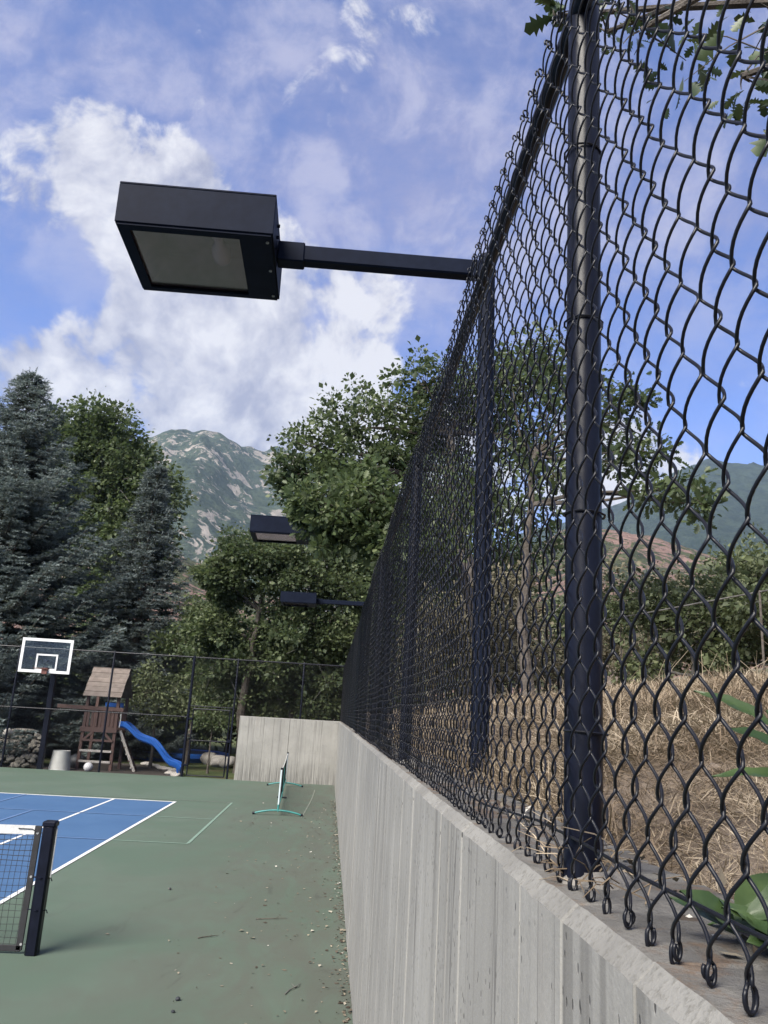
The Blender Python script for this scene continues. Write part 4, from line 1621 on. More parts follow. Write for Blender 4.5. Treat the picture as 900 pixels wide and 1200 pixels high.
# ------------------------------------------------------------------ trees
def leaf_cloud(C, size, up=0.35, lobed=False, seed=1, aspect=0.72):
    """C (n,3) leaf positions -> vertices and faces of folded leaves"""
    g = np.random.default_rng(seed)
    n_ = len(C)
    d = g.normal(size=(n_, 3))
    d[:, 2] -= 0.2
    d /= np.linalg.norm(d, axis=1)[:, None]
    nr = g.normal(size=(n_, 3))
    nr[:, 2] += up * 3
    nr -= d * (nr * d).sum(1)[:, None]
    nr /= np.linalg.norm(nr, axis=1)[:, None] + 1e-9
    sd_ = np.cross(d, nr)
    s = size * np.clip(g.lognormal(-0.08, 0.38, n_), 0.35, 2.0)[:, None]
    if lobed:
        # outline of a lobed oak leaf (u along, v across)
        U = [0, .22, .30, .42, .50, .64, .70, .82, 1.0]
        Wd = [.02, .20, .10, .33, .14, .36, .16, .22, .0]
        mid = len(U)
        Vv = []
        for u, v_ in zip(U, Wd):
            Vv.append(C + d * s * u - nr * s * 0.10 * u * u)
        for sg in (1, -1):
            for u, v_ in zip(U, Wd):
                Vv.append(C + d * s * (u + (0.05 if v_ > .18 else 0)) + sd_ * s * v_ * sg + nr * s * (0.18 * v_ - 0.10 * u * u))
        P = np.stack(Vv, 1)
        k = P.shape[1]
        fl = []
        for i_ in range(mid - 1):
            fl.append((i_, i_ + 1, mid + i_ + 1, mid + i_))
            fl.append((i_ + 1, i_, 2 * mid + i_, 2 * mid + i_ + 1))
        F_ = np.array(fl)
    else:
        b0 = C
        t_ = C + d * s
        m1 = C + d * s * 0.5 + sd_ * s * aspect * 0.5 + nr * s * 0.12
        m2 = C + d * s * 0.5 - sd_ * s * aspect * 0.5 + nr * s * 0.12
        P = np.stack([b0, m1, t_, m2], 1)
        k = 4
        F_ = np.array([(0, 1, 2), (0, 2, 3)])
    F_ = (np.arange(n_)[:, None, None] * k + F_[None]).reshape(-1, F_.shape[1])
    return P.reshape(-1, 3), F_


def broadleaf(name, label, base, trunk, lobes, leaf, per_lobe, mat, bark, cat='tree', group=None, r0=0.16, seed=1, lobed=False, cl_r=0.30, clusters=16, twig_r=0.006, up=0.35, sprig=1.65):
    """trunk: polyline from the base; lobes: (x, y, z, r); limbs run from the trunk to every lobe"""
    root = empty(name, base, label, cat, group)
    g = random.Random(seed)
    gn = np.random.default_rng(seed)
    b = MB()
    tp = [Vector(p) for p in trunk]
    m = len(tp)
    fine = []
    for i_ in range(m - 1):
        for u in (0, .33, .66):
            q = tp[i_].lerp(tp[i_ + 1], u)
            q += Vector((g.uniform(-1, 1), g.uniform(-1, 1), 0)) * r0 * 0.35 * (1 if i_ + u > 0 else 0)
            fine.append(q)
    fine.append(tp[-1])
    rad = [r0 * (1.35 if i_ == 0 else 1 - 0.62 * i_ / (len(fine) - 1)) for i_ in range(len(fine))]
    b.tube(fine, rad, 9)
    Cs = []
    for (lx, ly, lz, lr) in lobes:
        c = Vector((lx, ly, lz))
        cand = [(i_, q) for i_, q in enumerate(fine) if q.z < lz + 0.3] or [(0, fine[0])]
        i_, q = min(cand[len(cand) // 3:], key=lambda e: (e[1] - c).length)
        mid = q.lerp(c, 0.5) + Vector((g.uniform(-1, 1), g.uniform(-1, 1), g.uniform(-.2, .8))) * (q - c).length * 0.12
        q1 = q.lerp(mid, .5) + Vector((g.uniform(-1, 1), g.uniform(-1, 1), g.uniform(-1, 1))) * (q - c).length * .05
        rr0 = min(rad[i_] * 0.7, 0.025 + 0.026 * (q - c).length)
        b.tube([q, q1, mid, mid.lerp(c, .6) + Vector((g.uniform(-1, 1), g.uniform(-1, 1), g.uniform(-1, 1))) * lr * .15, c], [rr0, rr0 * .8, rr0 * .62, rr0 * .42, rr0 * .25], 6)
        ncl = clusters
        for k in range(ncl):
            dv = Vector((g.gauss(0, 1), g.gauss(0, 1), g.gauss(0, .8))).normalized()
            rad_ = lr * (g.uniform(0.35, 1.15) if g.random() < .75 else g.uniform(1.1, sprig))
            e = c + dv * rad_
            b.tube([c.lerp(e, .1), c.lerp(e, .55) + Vector((g.uniform(-1, 1), g.uniform(-1, 1), g.uniform(-.3, 1))) * lr * .12, e], [twig_r * 1.6, twig_r, twig_r * .5], 3, cap=False)
            nl = max(3, int(per_lobe / ncl * g.uniform(.35, 1.65)))
            Cs.append(np.array(e) + gn.normal(size=(nl, 3)) * np.array([1.15, 1.15, .62]) * lr * cl_r * g.uniform(.6, 1.3))
    b.build('trunk', bark, root, True)
    V_, F_ = leaf_cloud(np.concatenate(Cs), leaf, up, lobed, seed)
    link('crown', raw_mesh('crown', V_ - np.array(ORIG[root.name]), F_), mat, root)
    return root


OAK1 = [(-0.96, 13.5, 6.11, 0.39), (-0.53, 13.6, 6.69, 0.48), (0.05, 13.8, 7.13, 0.56), (0.7, 14, 7.76, 0.6), (1.4, 14, 8.21, 0.58), (2.18, 14.4, 8.48, 0.63),
        (2.93, 14.4, 8.69, 0.63), (-0.15, 13.6, 6.17, 0.45), (2.19, 14.8, 7.75, 0.6), (3.2, 14.8, 8.19, 0.68), (3.72, 14.2, 8.88, 0.6),
        (0.32, 13.6, 5.97, 0.42), (2.59, 15, 6.79, 0.57), (3.64, 14.8, 7.34, 0.57), (1.53, 14.8, 7.45, 0.45), (0.75, 13.9, 6.7, .38), (1.3, 14.1, 6.9, .4)]
broadleaf('oak_tree', 'tall dark oak with open crown against the clouds behind the fence', (2.6, 14.2, hz(2.6, 14.2)),
          [(2.6, 14.2, hz(2.6, 14.2) - .1), (2.5, 14.1, 3.6), (2.2, 14.1, 5.0), (1.9, 14.1, 6.2), (1.9, 14.2, 7.4)], OAK1, 0.080, 1450, OAKL, BARK, r0=.20, seed=3, cl_r=.19, clusters=30, group=None)
OAK2 = [(-0.31, 9.2, 4.56, 0.24), (-0.0, 9.3, 4.48, 0.32), (0.38, 9.4, 4.7, 0.35), (0.21, 9.6, 4.99, 0.28), (0.7, 9.4, 4.56, 0.33), (-0.08, 9.5, 4.23, 0.25),
        (0.42, 9.5, 4.19, 0.33), (0.85, 9.2, 4.11, 0.32), (-0.5, 9.6, 4.55, 0.14), (1.2, 9.4, 4.4, .4), (1.5, 9.8, 5.0, .45)]
broadleaf('oak_tree', 'light green oak reaching over the fence in front of the half hidden light', (1.9, 9.8, hz(1.9, 9.8)),
          [(1.9, 9.8, hz(1.9, 9.8) - .1), (1.8, 9.8, 3.0), (1.5, 9.7, 3.9), (1.1, 9.6, 4.5)], OAK2, 0.066, 1150, OAKL2, BARK, r0=.11, seed=5, lobed=True, cl_r=.22, clusters=30, twig_r=.004)
OAK3 = [(-3.75, 29, 7.5, 0.85), (-4.45, 29, 6.7, 0.55), (-3.95, 29.5, 6.3, 0.62), (-2.46, 29, 7.8, 0.95), (-1.45, 29, 7.07, 1.1), (-1.52, 29.5, 5.73, 0.95),
        (-4.35, 29.5, 4.9, 0.62), (-2.88, 29, 7.3, 0.85)]
broadleaf('oak_tree', 'broad green oak behind the gate, left of the farthest light', (-3.0, 30.0, -0.05),
          [(-3.0, 30, -.1), (-3.1, 30, 2.0), (-2.9, 29.7, 4.0), (-2.8, 29.4, 5.6)], OAK3, 0.12, 4200, OAKFAR, BARK, r0=.19, seed=7, cl_r=.20, clusters=44, twig_r=.010, sprig=1.35)
OAK3B = [(0.14, 30, 6.7, 1.41), (1.6, 30.5, 6.87, 1.31), (0.03, 30, 8.33, 1.17), (1.2, 30.5, 8.6, 1.2), (2.6, 31, 7.6, 1.3), (0.25, 30, 5.11, 1.07), (1.55, 30, 4.57, 1.26)]
broadleaf('oak_tree', 'dense oak right behind the corner of the two concrete walls', (1.0, 31.0, hz(1.0, 31.0)),
          [(1.0, 31, hz(1, 31) - .1), (0.9, 31, 3.0), (0.8, 30.6, 5.0), (.9, 30.4, 6.8)], OAK3B, 0.12, 4800, OAKFAR, BARK, r0=.2, seed=9, cl_r=.20, clusters=44, twig_r=.010)
OAK4 = [(-4.02, 30, 3.92, 1.06), (-2.53, 30.5, 4.04, 1.14), (-0.96, 30, 4.41, 1.25), (0.36, 30.5, 3.59, 1.14), (-1.53, 31, 3.19, 1.09), (-3.13, 31.5, 2.79, 1.1), (-0.3, 31.0, 2.4, 1.0)]
broadleaf('scrub_oak', 'low dark scrub oak above the short end wall', (-1.2, 31.6, -0.05),
          [(-1.2, 31.6, -.1), (-1.3, 31.5, 1.2), (-1.4, 31.2, 2.4), (-1.2, 30.9, 3.4)], OAK4, 0.12, 3800, OAKFAR, BARKG, r0=.15, seed=11, cl_r=.20, clusters=40, twig_r=.012)
broadleaf('scrub_oak', 'shaded scrub oak between the gate and the dark spruce', (-5.4, 33.0, -0.05),
          [(-5.4, 33, -.1), (-5.3, 33, 1.4), (-5.2, 33, 2.8)], [(-5.16, 33, 3.05, 1.15), (-4.3, 33.6, 2.2, 1.0), (-5.8, 33.4, 4.6, 1.1), (-4.7, 33.6, 4.3, 1.1), (-3.6, 34, 3.2, 1.1), (-3.0, 34.2, 2.0, 1.0), (-5.2, 33.6, 5.9, .9)],
          0.12, 3600, OAKFAR, BARK, r0=.12, seed=12, cl_r=.20, clusters=38, twig_r=.010)
OAKR = [(2.86, 8.6, 5.85, 0.26), (3.12, 8.5, 5.52, 0.25), (3.38, 8.4, 5.2, 0.23), (3.61, 8.3, 4.79, 0.21), (3.8, 8.2, 4.58, 0.15), (3.1, 8.6, 5.09, 0.27),
        (2.72, 8.8, 6.25, 0.31), (2.36, 9, 5.97, 0.33), (2.89, 9, 5.47, 0.29), (1.98, 9.2, 6.25, 0.36), (3.24, 8.4, 5.8, 0.16), (3.36, 8.4, 4.75, 0.17), (2.1, 9.2, 5.47, 0.27), (2.47, 9, 5.01, 0.22)]
broadleaf('oak_tree', 'slender oak with drooping right branches seen through the fence', (2.15, 9.2, hz(2.15, 9.2)),
          [(2.25, 9.2, hz(2.25, 9.2) - .1), (2.15, 9.2, 3.4), (2.2, 9.15, 4.4), (2.25, 9.1, 5.3)], OAKR, 0.075, 260, OAKL, BARK, r0=.075, seed=13, lobed=True, cl_r=.36, clusters=10, twig_r=.005)
for k, (x, y, h, lab) in enumerate([(3.2, 18.5, 5.2, 'oak behind the far part of the long fence, darkest through the mesh'),
                                    (3.0, 24.0, 5.0, 'bushy oak beyond the far end of the long fence')]):
    z0 = hz(x, y)
    lb = [(x + random.uniform(-1.3, 1.3), y + random.uniform(-1.6, 1.6), z0 + random.uniform(.9, h), random.uniform(.6, .95)) for _ in range(13)]
    broadleaf('oak_tree', lab, (x, y, z0), [(x, y, z0 - .1), (x - .1, y, z0 + 1.5), (x + .1, y, z0 + 3), (x, y, z0 + 4)], lb, 0.12, 900, OAKL, BARK, r0=.13, seed=40 + k, cl_r=.27, clusters=18)
# scrub behind the fence
for k, (x, y, h, r_, mt, lab) in enumerate([
        (2.6, 11.6, 1.5, .55, DRYL, 'grey brown dry scrub behind the near light pole'),
        (1.7, 12.8, 1.9, .6, DRYL, 'tall dry scrub right behind the third fence post'),
        (3.3, 12.6, 1.9, .7, DRYL, 'brushy dry scrub left of the nearest fence post'),
        (4.3, 9.6, 1.15, .5, SHRUBL, 'round green shrub behind the pipe rail near the fence post'),
        (4.9, 8.6, 1.25, .55, SHRUBL, 'leafy green shrub at the right edge above the straw bank'),
        (5.6, 7.4, 1.3, .6, SHRUBL, 'green shrub cut by the right edge of the picture'),
        (5.2, 11.5, 1.5, .6, DRYL, 'dry olive shrub in the middle of the pipe rail')]):
    z0 = hz(x, y)
    g = random.Random(60 + k)
    lb = [(x + g.uniform(-1, 1) * r_ * 1.1, y + g.uniform(-1, 1) * r_ * 1.1, z0 + g.uniform(.25, h), r_ * g.uniform(.45, .75)) for _ in range(9)]
    broadleaf('shrub', lab, (x, y, z0), [(x, y, z0 - .05), (x + .05, y, z0 + h * .3), (x, y, z0 + h * .6)], lb, 0.055, 700, mt, BARKG, cat='shrub', r0=.035, seed=70 + k, cl_r=.30, clusters=16, twig_r=.004)
CW = [(-21.2, 60, 21.2, 2.2), (-19.2, 60, 22.2, 2.1), (-16.8, 60, 20.4, 2.0), (-14.9, 60, 17.9, 1.9), (-14.7, 60, 14.9, 1.9), (-17.6, 60, 17.8, 2.8),
      (-20.6, 60, 17.8, 3.0), (-14.2, 60, 12.6, 1.5), (-16.4, 60, 13.2, 2.7), (-23.0, 60, 19.2, 2.2), (-19.8, 60, 13.4, 3.0), (-16.6, 59, 9.6, 2.6)]
broadleaf('cottonwood_tree', 'tall rounded green tree rising behind the two blue spruces', (-17.5, 60.5, -0.05),
          [(-17.5, 60.5, -.1), (-17.4, 60.4, 6), (-17.3, 60.3, 12), (-17.4, 60.2, 18)], CW, 0.27, 5600, COTTON, BARKG, r0=.45, seed=15, cl_r=.20, clusters=70, twig_r=.03, sprig=1.25)
broadleaf('shrub', 'yellow green bush right of the playset roof', (-6.1, 29.9, -0.05), [(-6.1, 29.9, -.1), (-6.1, 29.9, 1.0), (-6.1, 29.9, 2.0)],
          [(-6.3, 29.8, 2.6, .62), (-5.75, 29.9, 2.3, .5), (-6.55, 29.9, 3.0, .45), (-5.4, 30, 1.9, .4), (-6.2, 30.0, 1.8, .55)], 0.10, 800, SHRUBL, BARK, cat='shrub', r0=.06, seed=17, cl_r=.26, clusters=20)
broadleaf('shrub', 'small green bush in front of the dark hedge right of the gate post', (-4.0, 29.2, -0.05), [(-4.0, 29.2, -.1), (-4.0, 29.2, .8), (-4.0, 29.2, 1.4)],
          [(-4.1, 29.2, 1.75, .35), (-3.7, 29.2, 1.6, .35), (-4.3, 29.2, 1.95, .3)], 0.09, 500, OAKL2, BARK, cat='shrub', r0=.04, seed=18, cl_r=.28, clusters=14)
for k, (x, y, h, r_, lab) in enumerate([(-9.5, 44, 5.5, 2.6, 'background tree in the gap under the two spruces'), (-5.0, 43, 5.6, 2.4, 'background tree behind the shaded scrub oak by the gate'),
                                        (-0.8, 42, 6.0, 2.6, 'background tree filling in behind the low scrub oak'), (4.0, 42, 8.0, 2.8, 'background tree behind the corner of the walls'),
                                        (-15.5, 46, 5.0, 3.0, 'background tree behind the large spruce trunk')]):
    g = random.Random(190 + k)
    lb = [(x + g.uniform(-1, 1) * r_, y + g.uniform(-.6, .6) * r_, g.uniform(.12, 1) * h, r_ * g.uniform(.45, .65)) for _ in range(13)]
    broadleaf('background_tree', lab, (x, y, -.06), [(x, y, -.1), (x, y, h * .4), (x, y, h * .7)], lb, 0.20, 1500, OAKFAR, BARK, r0=.16, seed=195 + k, cl_r=.28, clusters=24, twig_r=.014)
# far trees on the slope seen through the near fence
for k, (x, y, h, r_, lab) in enumerate([(16.0, 32.0, 5.2, 1.7, 'rounded green tree on the slope at the right edge'),
                                        (12.4, 30.0, 3.0, 1.3, 'small green tree on the slope above the pipe rail'),
                                        (19.5, 42.0, 5.0, 1.8, 'green tree far up the slope below the red foothill'),
                                        (9.6, 30.0, 3.4, 1.4, 'green tree on the slope just right of the nearest fence post')]):
    z0 = hz(x, y)
    g = random.Random(90 + k)
    lb = [(x + g.uniform(-1, 1) * r_, y + g.uniform(-1, 1) * r_, z0 + g.uniform(.3, 1) * h, r_ * g.uniform(.45, .7)) for _ in range(10)]
    broadleaf('hillside_tree', lab, (x, y, z0), [(x, y, z0 - .1), (x, y, z0 + h * .4), (x, y, z0 + h * .7)], lb, 0.17, 700, SHRUBL, BARK, r0=.12, seed=95 + k, cl_r=.28, clusters=16, twig_r=.012)


def spruce(label, x, y, h, rbase, mat, seed, group, inner):
    root = empty('spruce_tree', (x, y, -0.06), label, 'tree', group)
    g = random.Random(seed)
    gn = np.random.default_rng(seed)
    b = MB()
    b.tube([(x, y, -.1), (x + .05, y, h * .4), (x, y, h * .8), (x, y, h)], [.24, .17, .06, .012], 9)
    P0, DR, LN, UU = [], [], [], []
    z = 0.7
    while z < h - 0.1:
        f = 1 - z / h
        R0 = rbase * (f ** 0.88) + 0.05
        nbr = max(4, int(6 + 5 * f))
        for k in range(nbr):
            a_ = 2 * math.pi * (k + g.random() * .9) / nbr
            L = R0 * g.uniform(.70, 1.10)
            droop = -0.22 * f + 0.10 + g.uniform(-.08, .08) + (0.9 * (1 - f) ** 6)
            dirh = Vector((math.cos(a_), math.sin(a_), 0))
            side = Vector((-math.sin(a_), math.cos(a_), 0))
            pts = []
            zz_ = z + g.uniform(-.18, .18)
            bend = g.uniform(-.12, .12)
            for u in np.linspace(0, 1, 8):
                pts.append(Vector((x, y, zz_)) + dirh * L * u + side * bend * L * u * u + Vector((0, 0, L * (droop * u + 0.20 * u ** 3 - .10 * math.sin(u * math.pi)))))
            b.tube(pts, [max(.004, .035 * f * (1 - u) + .006) for u in np.linspace(0, 1, 8)], 4, cap=False)
            # side boughs, longest a third of the way out, each one a flat spray of twigs
            nt = max(4, int(L / 0.20))
            for j in range(nt):
                u = 0.15 + 0.85 * (j + g.random()) / nt
                q = u * 7
                i_ = min(6, int(q))
                p = pts[i_].lerp(pts[i_ + 1], q - i_)
                for sg in (-1, 1):
                    bl_ = (0.22 + 0.55 * (1 - u) * min(1.3, L * .35)) * g.uniform(.7, 1.2)
                    d_ = (dirh * g.uniform(.55, .9) + side * sg * g.uniform(.6, 1.0) + Vector((0, 0, g.uniform(-.12, .12)))).normalized()
                    nn = max(2, int(bl_ / 0.085))
                    for m_ in range(nn):
                        v_ = (m_ + .6) / nn
                        pp = p + d_ * bl_ * v_ + Vector((0, 0, -0.10 * bl_ * math.sin(v_ * 2.5)))
                        for s2 in (-1, 1):
                            perp = d_.cross(Vector((0, 0, 1))) * s2
                            P0.append(pp)
                            DR.append((d_ * .9 + perp * g.uniform(.35, .9) + Vector((0, 0, g.uniform(-.30, .22)))).normalized())
                            LN.append(g.uniform(.13, .24))
                            UU.append(u * .6 + v_ * .4 + g.uniform(-.12, .12))
            P0.append(pts[-2])
            DR.append((pts[-1] - pts[-2] + Vector((0, 0, .06))).normalized())
            LN.append(0.36)
            UU.append(1.0)
        z += 0.26 + 0.16 * f
    b.build('trunk', BARK, root, True)
    P = np.array([tuple(q) for q in P0])
    D = np.array([tuple(q) for q in DR])
    L = np.array(LN)
    U = np.array(UU)
    # every twig carries a bottle brush of needle tufts
    K = 7
    N = len(P)
    t_ = (np.arange(K) + 0.5) / K
    C = P[:, None, :] + D[:, None, :] * (L[:, None] * (t_ + gn.uniform(-.04, .04, (N, K))))[:, :, None]
    rnd = gn.normal(size=(N, K, 3))
    rnd[:, :, 2] += 0.35
    rnd -= D[:, None, :] * (rnd * D[:, None, :]).sum(2)[:, :, None]
    rnd /= np.linalg.norm(rnd, axis=2)[:, :, None] + 1e-9
    out = rnd * 0.60 + D[:, None, :] * 0.80
    ln = gn.uniform(.08, .14, (N, K))[:, :, None]
    sd_ = np.cross(out, gn.normal(size=(N, K, 3)))
    sd_ /= np.linalg.norm(sd_, axis=2)[:, :, None] + 1e-9
    wv = gn.uniform(.014, .026, (N, K))[:, :, None]
    A = C - sd_ * wv
    B = C + sd_ * wv
    T = C + out * ln
    Vn = np.stack([A, B, T], 2).reshape(-1, 3)
    Fn = np.arange(len(Vn)).reshape(-1, 3)
    me = raw_mesh('crown', Vn - np.array(ORIG[root.name]), Fn)
    me.materials.append(mat)
    me.materials.append(inner)
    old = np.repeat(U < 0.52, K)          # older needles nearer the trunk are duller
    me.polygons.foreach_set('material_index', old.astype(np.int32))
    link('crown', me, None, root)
    return root


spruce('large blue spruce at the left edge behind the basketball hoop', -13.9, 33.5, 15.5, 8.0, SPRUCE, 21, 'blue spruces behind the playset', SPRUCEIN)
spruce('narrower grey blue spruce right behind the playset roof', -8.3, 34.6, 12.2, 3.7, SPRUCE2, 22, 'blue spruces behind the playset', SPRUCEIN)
spruce('small dark conifer far up the slope through the near mesh', 24.5, 62.0, 12.8, 2.2, SPRUCE2, 24, 'conifers on the slope', SPRUCEIN)
for o_ in [q for q in bpy.data.objects if q.name.startswith('spruce_tree') and q.location.x > 20]:
    o_.location.z = hz(24.5, 62.0) - 4.0

# oak branch hanging into the top right corner, from a tree just outside the picture
NO = [(1.02, 1.62, 3.93, .17), (0.66, 1.62, 3.86, .10), (0.62, 1.75, 3.98, .10), (0.93, 1.65, 3.78, .09), (0.50, 1.85, 4.12, .05), (1.15, 1.8, 4.15, .2), (1.3, 2.0, 4.2, .25), (.95, 1.9, 4.35, .2), (1.06, 1.6, 3.70, .06)]
zb_ = hz(2.9, 0.9)
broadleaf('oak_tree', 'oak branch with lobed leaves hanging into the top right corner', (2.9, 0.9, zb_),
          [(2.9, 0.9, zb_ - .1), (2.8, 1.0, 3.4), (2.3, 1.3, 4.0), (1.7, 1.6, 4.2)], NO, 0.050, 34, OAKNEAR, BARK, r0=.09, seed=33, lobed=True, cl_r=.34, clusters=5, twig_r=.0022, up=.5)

# ------------------------------------------------------------------ pipe rail fence beyond the straw bank
rf_ = empty('rail_fence', (3.6, 9, hz(3.6, 9)), 'thin dark wire and post fence along the top of the straw bank', 'fence')
ra, rb_ = Vector((3.98, 6.2, 3.44)), Vector((3.3, 12.4, 3.60))
b = MB()
b.tube([ra + (ra - rb_) * .6, ra, ra.lerp(rb_, .5) - Vector((0, 0, .01)), rb_], 0.0080, 6)
b.build('rail', BARKG, rf_, True)
for u in (-.3, .15, .6, 1.0):
    p = ra.lerp(rb_, u)
    b = MB()
    b.tube([(p.x, p.y, hz(p.x, p.y) - .05), (p.x, p.y, p.z + .01)], 0.011, 8)
    b.build('post', BARK, rf_, True)

# distant house gable with white trim
hs = empty('house', (15.6, 46, hz(15.6, 46)), 'far small house gable with white trim right of the nearest fence post', 'house')
hzz = hz(15.6, 46)
b = MB()
b.box((15.6, 48, hzz + 0.9), (2.6, 4, 2.2))
b.build('wall', GREYWOOD, hs)
for sg in (-1, 1):
    b = MB()
    b.bar((15.6, 45.9, hzz + 3.15), (15.6 + sg * 1.75, 45.9, hzz + 1.75), 0.06, 0.16)
    ro = b.build('white_trim', WHITEP, hs)
    b = MB()
    b.bar((15.6, 48, hzz + 3.1), (15.6 + sg * 1.75, 48, hzz + 1.7), 4.1, 0.08)
    b.build('roof', GREYWOOD, hs)

# ------------------------------------------------------------------ straw on the bank
def straw(n_, x0, x1, y0, y1, ln, wd, lift, seed, bias=1.0):
    g = np.random.default_rng(seed)
    x = x0 + (x1 - x0) * g.random(n_)
    y = y0 + (y1 - y0) * g.random(n_) ** bias
    z = hill_z(x, y) + g.uniform(0, lift, n_)
    a_ = g.uniform(0, 2 * math.pi, n_)
    tilt = np.abs(g.normal(0, .34, n_))
    L = ln * g.uniform(.4, 1.3, n_)
    d = np.stack([np.cos(a_) * np.cos(tilt), np.sin(a_) * np.cos(tilt), np.sin(tilt)], 1)
    s = np.stack([-np.sin(a_), np.cos(a_), g.normal(0, .35, n_)], 1)
    C = np.stack([x, y, z], 1)
    wv = (wd * g.uniform(.5, 1.3, n_))[:, None]
    mid = C + d * (L * .5)[:, None] + np.array([0, 0, 1]) * (L * g.uniform(-.02, .10, n_))[:, None]
    tip = C + d * L[:, None]
    P = np.stack([C - s * wv, C + s * wv, mid + s * wv, tip, mid - s * wv], 1).reshape(-1, 3)
    k = np.arange(n_)[:, None] * 5
    return P, np.concatenate([k + 0, k + 1, k + 2, k + 4], 1), np.concatenate([k + 4, k + 2, k + 3], 1)


Vs, F4, F3, nb = [], [], [], 0
for args in [(120000, .62, 3.0, .3, 3.4, .075, .0009, .035, 1, 1.2), (90000, .62, 4.2, 2.5, 7.0, .10, .0016, .045, 2, 1.0), (22000, .62, 4.5, 6.5, 14.0, .16, .0036, .06, 3, 1.0), (5000, .50, .66, .3, 12, .06, .0011, .012, 4, 1.3)]:
    P, q4, q3 = straw(*args)
    Vs.append(P)
    F3 += [q4[:, [0, 1, 2]] + nb, q4[:, [0, 2, 3]] + nb, q3 + nb]
    nb += len(P)
o = link('dry_grass', raw_mesh('dry_grass', np.concatenate(Vs), np.concatenate(F3)), STRAW)
tag(o, 'dry straw and cut grass covering the bank behind the fence', 'dry grass', kind='stuff')
# rooted tufts among the cut straw, and a few clods and stones
g = np.random.default_rng(78)
tv, tf, nb = [], [], 0
for k in range(230):
    cx_, cy_ = g.uniform(.68, 4.2), g.uniform(.7, 9.5)
    if g.random() < .35:
        cx_ = .66 + abs(g.normal(0, .05))
    m_ = int(g.integers(14, 34))
    hgt = g.uniform(.06, .17)
    bx, by = cx_ + g.normal(0, .022, m_), cy_ + g.normal(0, .022, m_)
    bz = hill_z(bx, by) - .005
    dx, dy = g.normal(0, .55, m_), g.normal(0, .55, m_)
    L = hgt * g.uniform(.5, 1.3, m_)
    w_ = .0012 + .0002 * cy_
    for q in range(m_):
        p0 = np.array([bx[q], by[q], bz[q]])
        p1 = p0 + np.array([dx[q] * .3, dy[q] * .3, .62]) * L[q]
        p2 = p0 + np.array([dx[q], dy[q], .95 - .3 * (dx[q] ** 2 + dy[q] ** 2)]) * L[q]
        sv_ = np.array([-dy[q], dx[q], 0.1])
        sv_ = sv_ / np.linalg.norm(sv_) * w_
        tv += [p0 - sv_, p0 + sv_, p1 + sv_, p1 - sv_, p2]
        tf += [(nb, nb + 1, nb + 2), (nb, nb + 2, nb + 3), (nb + 3, nb + 2, nb + 4)]
        nb += 5
o = link('grass_tufts', raw_mesh('grass_tufts', np.array(tv), np.array(tf)), STRAW)
tag(o, 'small dry grass tufts rooted across the straw bank', 'dry grass', kind='stuff')
cl = MB()
import bmesh
for k in range(150):
    cx_, cy_ = g.uniform(.6, 3.6), g.uniform(.5, 7)
    s_ = g.uniform(.008, .030) * (1 if cy_ > 1.5 else .6)
    z0 = hz(cx_, cy_) + s_ * .2
    P = RK[k % 6].vertices
    cl.add([Vector((cx_ + v_.co.x * s_ * 1.2, cy_ + v_.co.y * s_, z0 + v_.co.z * s_ * .8)) for v_ in P], [tuple(p_.vertices) for p_ in RK[k % 6].polygons])
o = cl.build('soil_clods', SOIL)
tag(o, 'small clods and stones lying in the straw bank', 'stones', kind='stuff')
# upright dry stalks
g = np.random.default_rng(77)
b = MB()
for k in range(260):
    x, y = g.uniform(.75, 4.2), g.uniform(.9, 9)
    z0 = hz(x, y)
    h = g.uniform(.08, .32)
    dx, dy = g.normal(0, .12, 2)
    b.tube([(x, y, z0), (x + dx * .4, y + dy * .4, z0 + h * .6), (x + dx, y + dy, z0 + h)], [.0016, .0013, .0007], 3, cap=False)
o = b.build('dry_stalks', STRAW)
tag(o, 'thin upright dry stalks standing in the straw bank', 'stalks', kind='stuff')
# crumbs, leaves and twigs along the wall top and on the court
C = np.stack([g.uniform(.44, .62, 900), g.uniform(.4, 14, 900) ** 1.0, np.full(900, ZT + .004)], 1)
V_, F_ = leaf_cloud(C, 0.022, 1.5, False, 5)
V_[:, 2] = np.maximum(V_[:, 2], ZT + .002)
o = link('wall_litter', raw_mesh('wall_litter', V_, F_), LITTER)
tag(o, 'dead leaves and grit lying on top of the retaining wall', 'litter', kind='stuff')
n_ = 1150
xx = XW - 0.012 - np.where(np.arange(n_) < 500, np.abs(g.normal(0, .85, n_)), np.abs(g.normal(0, .045, n_)))
C = np.stack([xx, g.uniform(3.0, 22, n_) , np.full(n_, .006)], 1)
V_, F_ = leaf_cloud(C, 0.034, 2.0, False, 6, 0.8)
V_[:, 2] = np.clip(V_[:, 2], .003, .018)
o = link('court_litter', raw_mesh('court_litter', V_, F_), LITTER)
tag(o, 'scattered leaf bits and grit on the court beside the wall', 'litter', kind='stuff')
for k, (x, y, s_, lab) in enumerate([(-0.98, 6.85, .020, 'small dark pebble on the green court, larger of the pair near the bottom edge'), (-0.97, 6.6, .015, 'small dark pebble on the green court, smaller of the pair near the bottom edge'), (-1.75, 10.6, .02, 'tiny dark pebble on the court right of the net post')]):
    o = link('pebble', RK[k], None, None, (x, y, s_ * .6))
    o.scale = (s_, s_, s_ * .8)
    o.data = RK[k].copy()
    o.data.materials.clear()
    o.data.materials.append(DARKBALL)
    tag(o, lab, 'pebble')

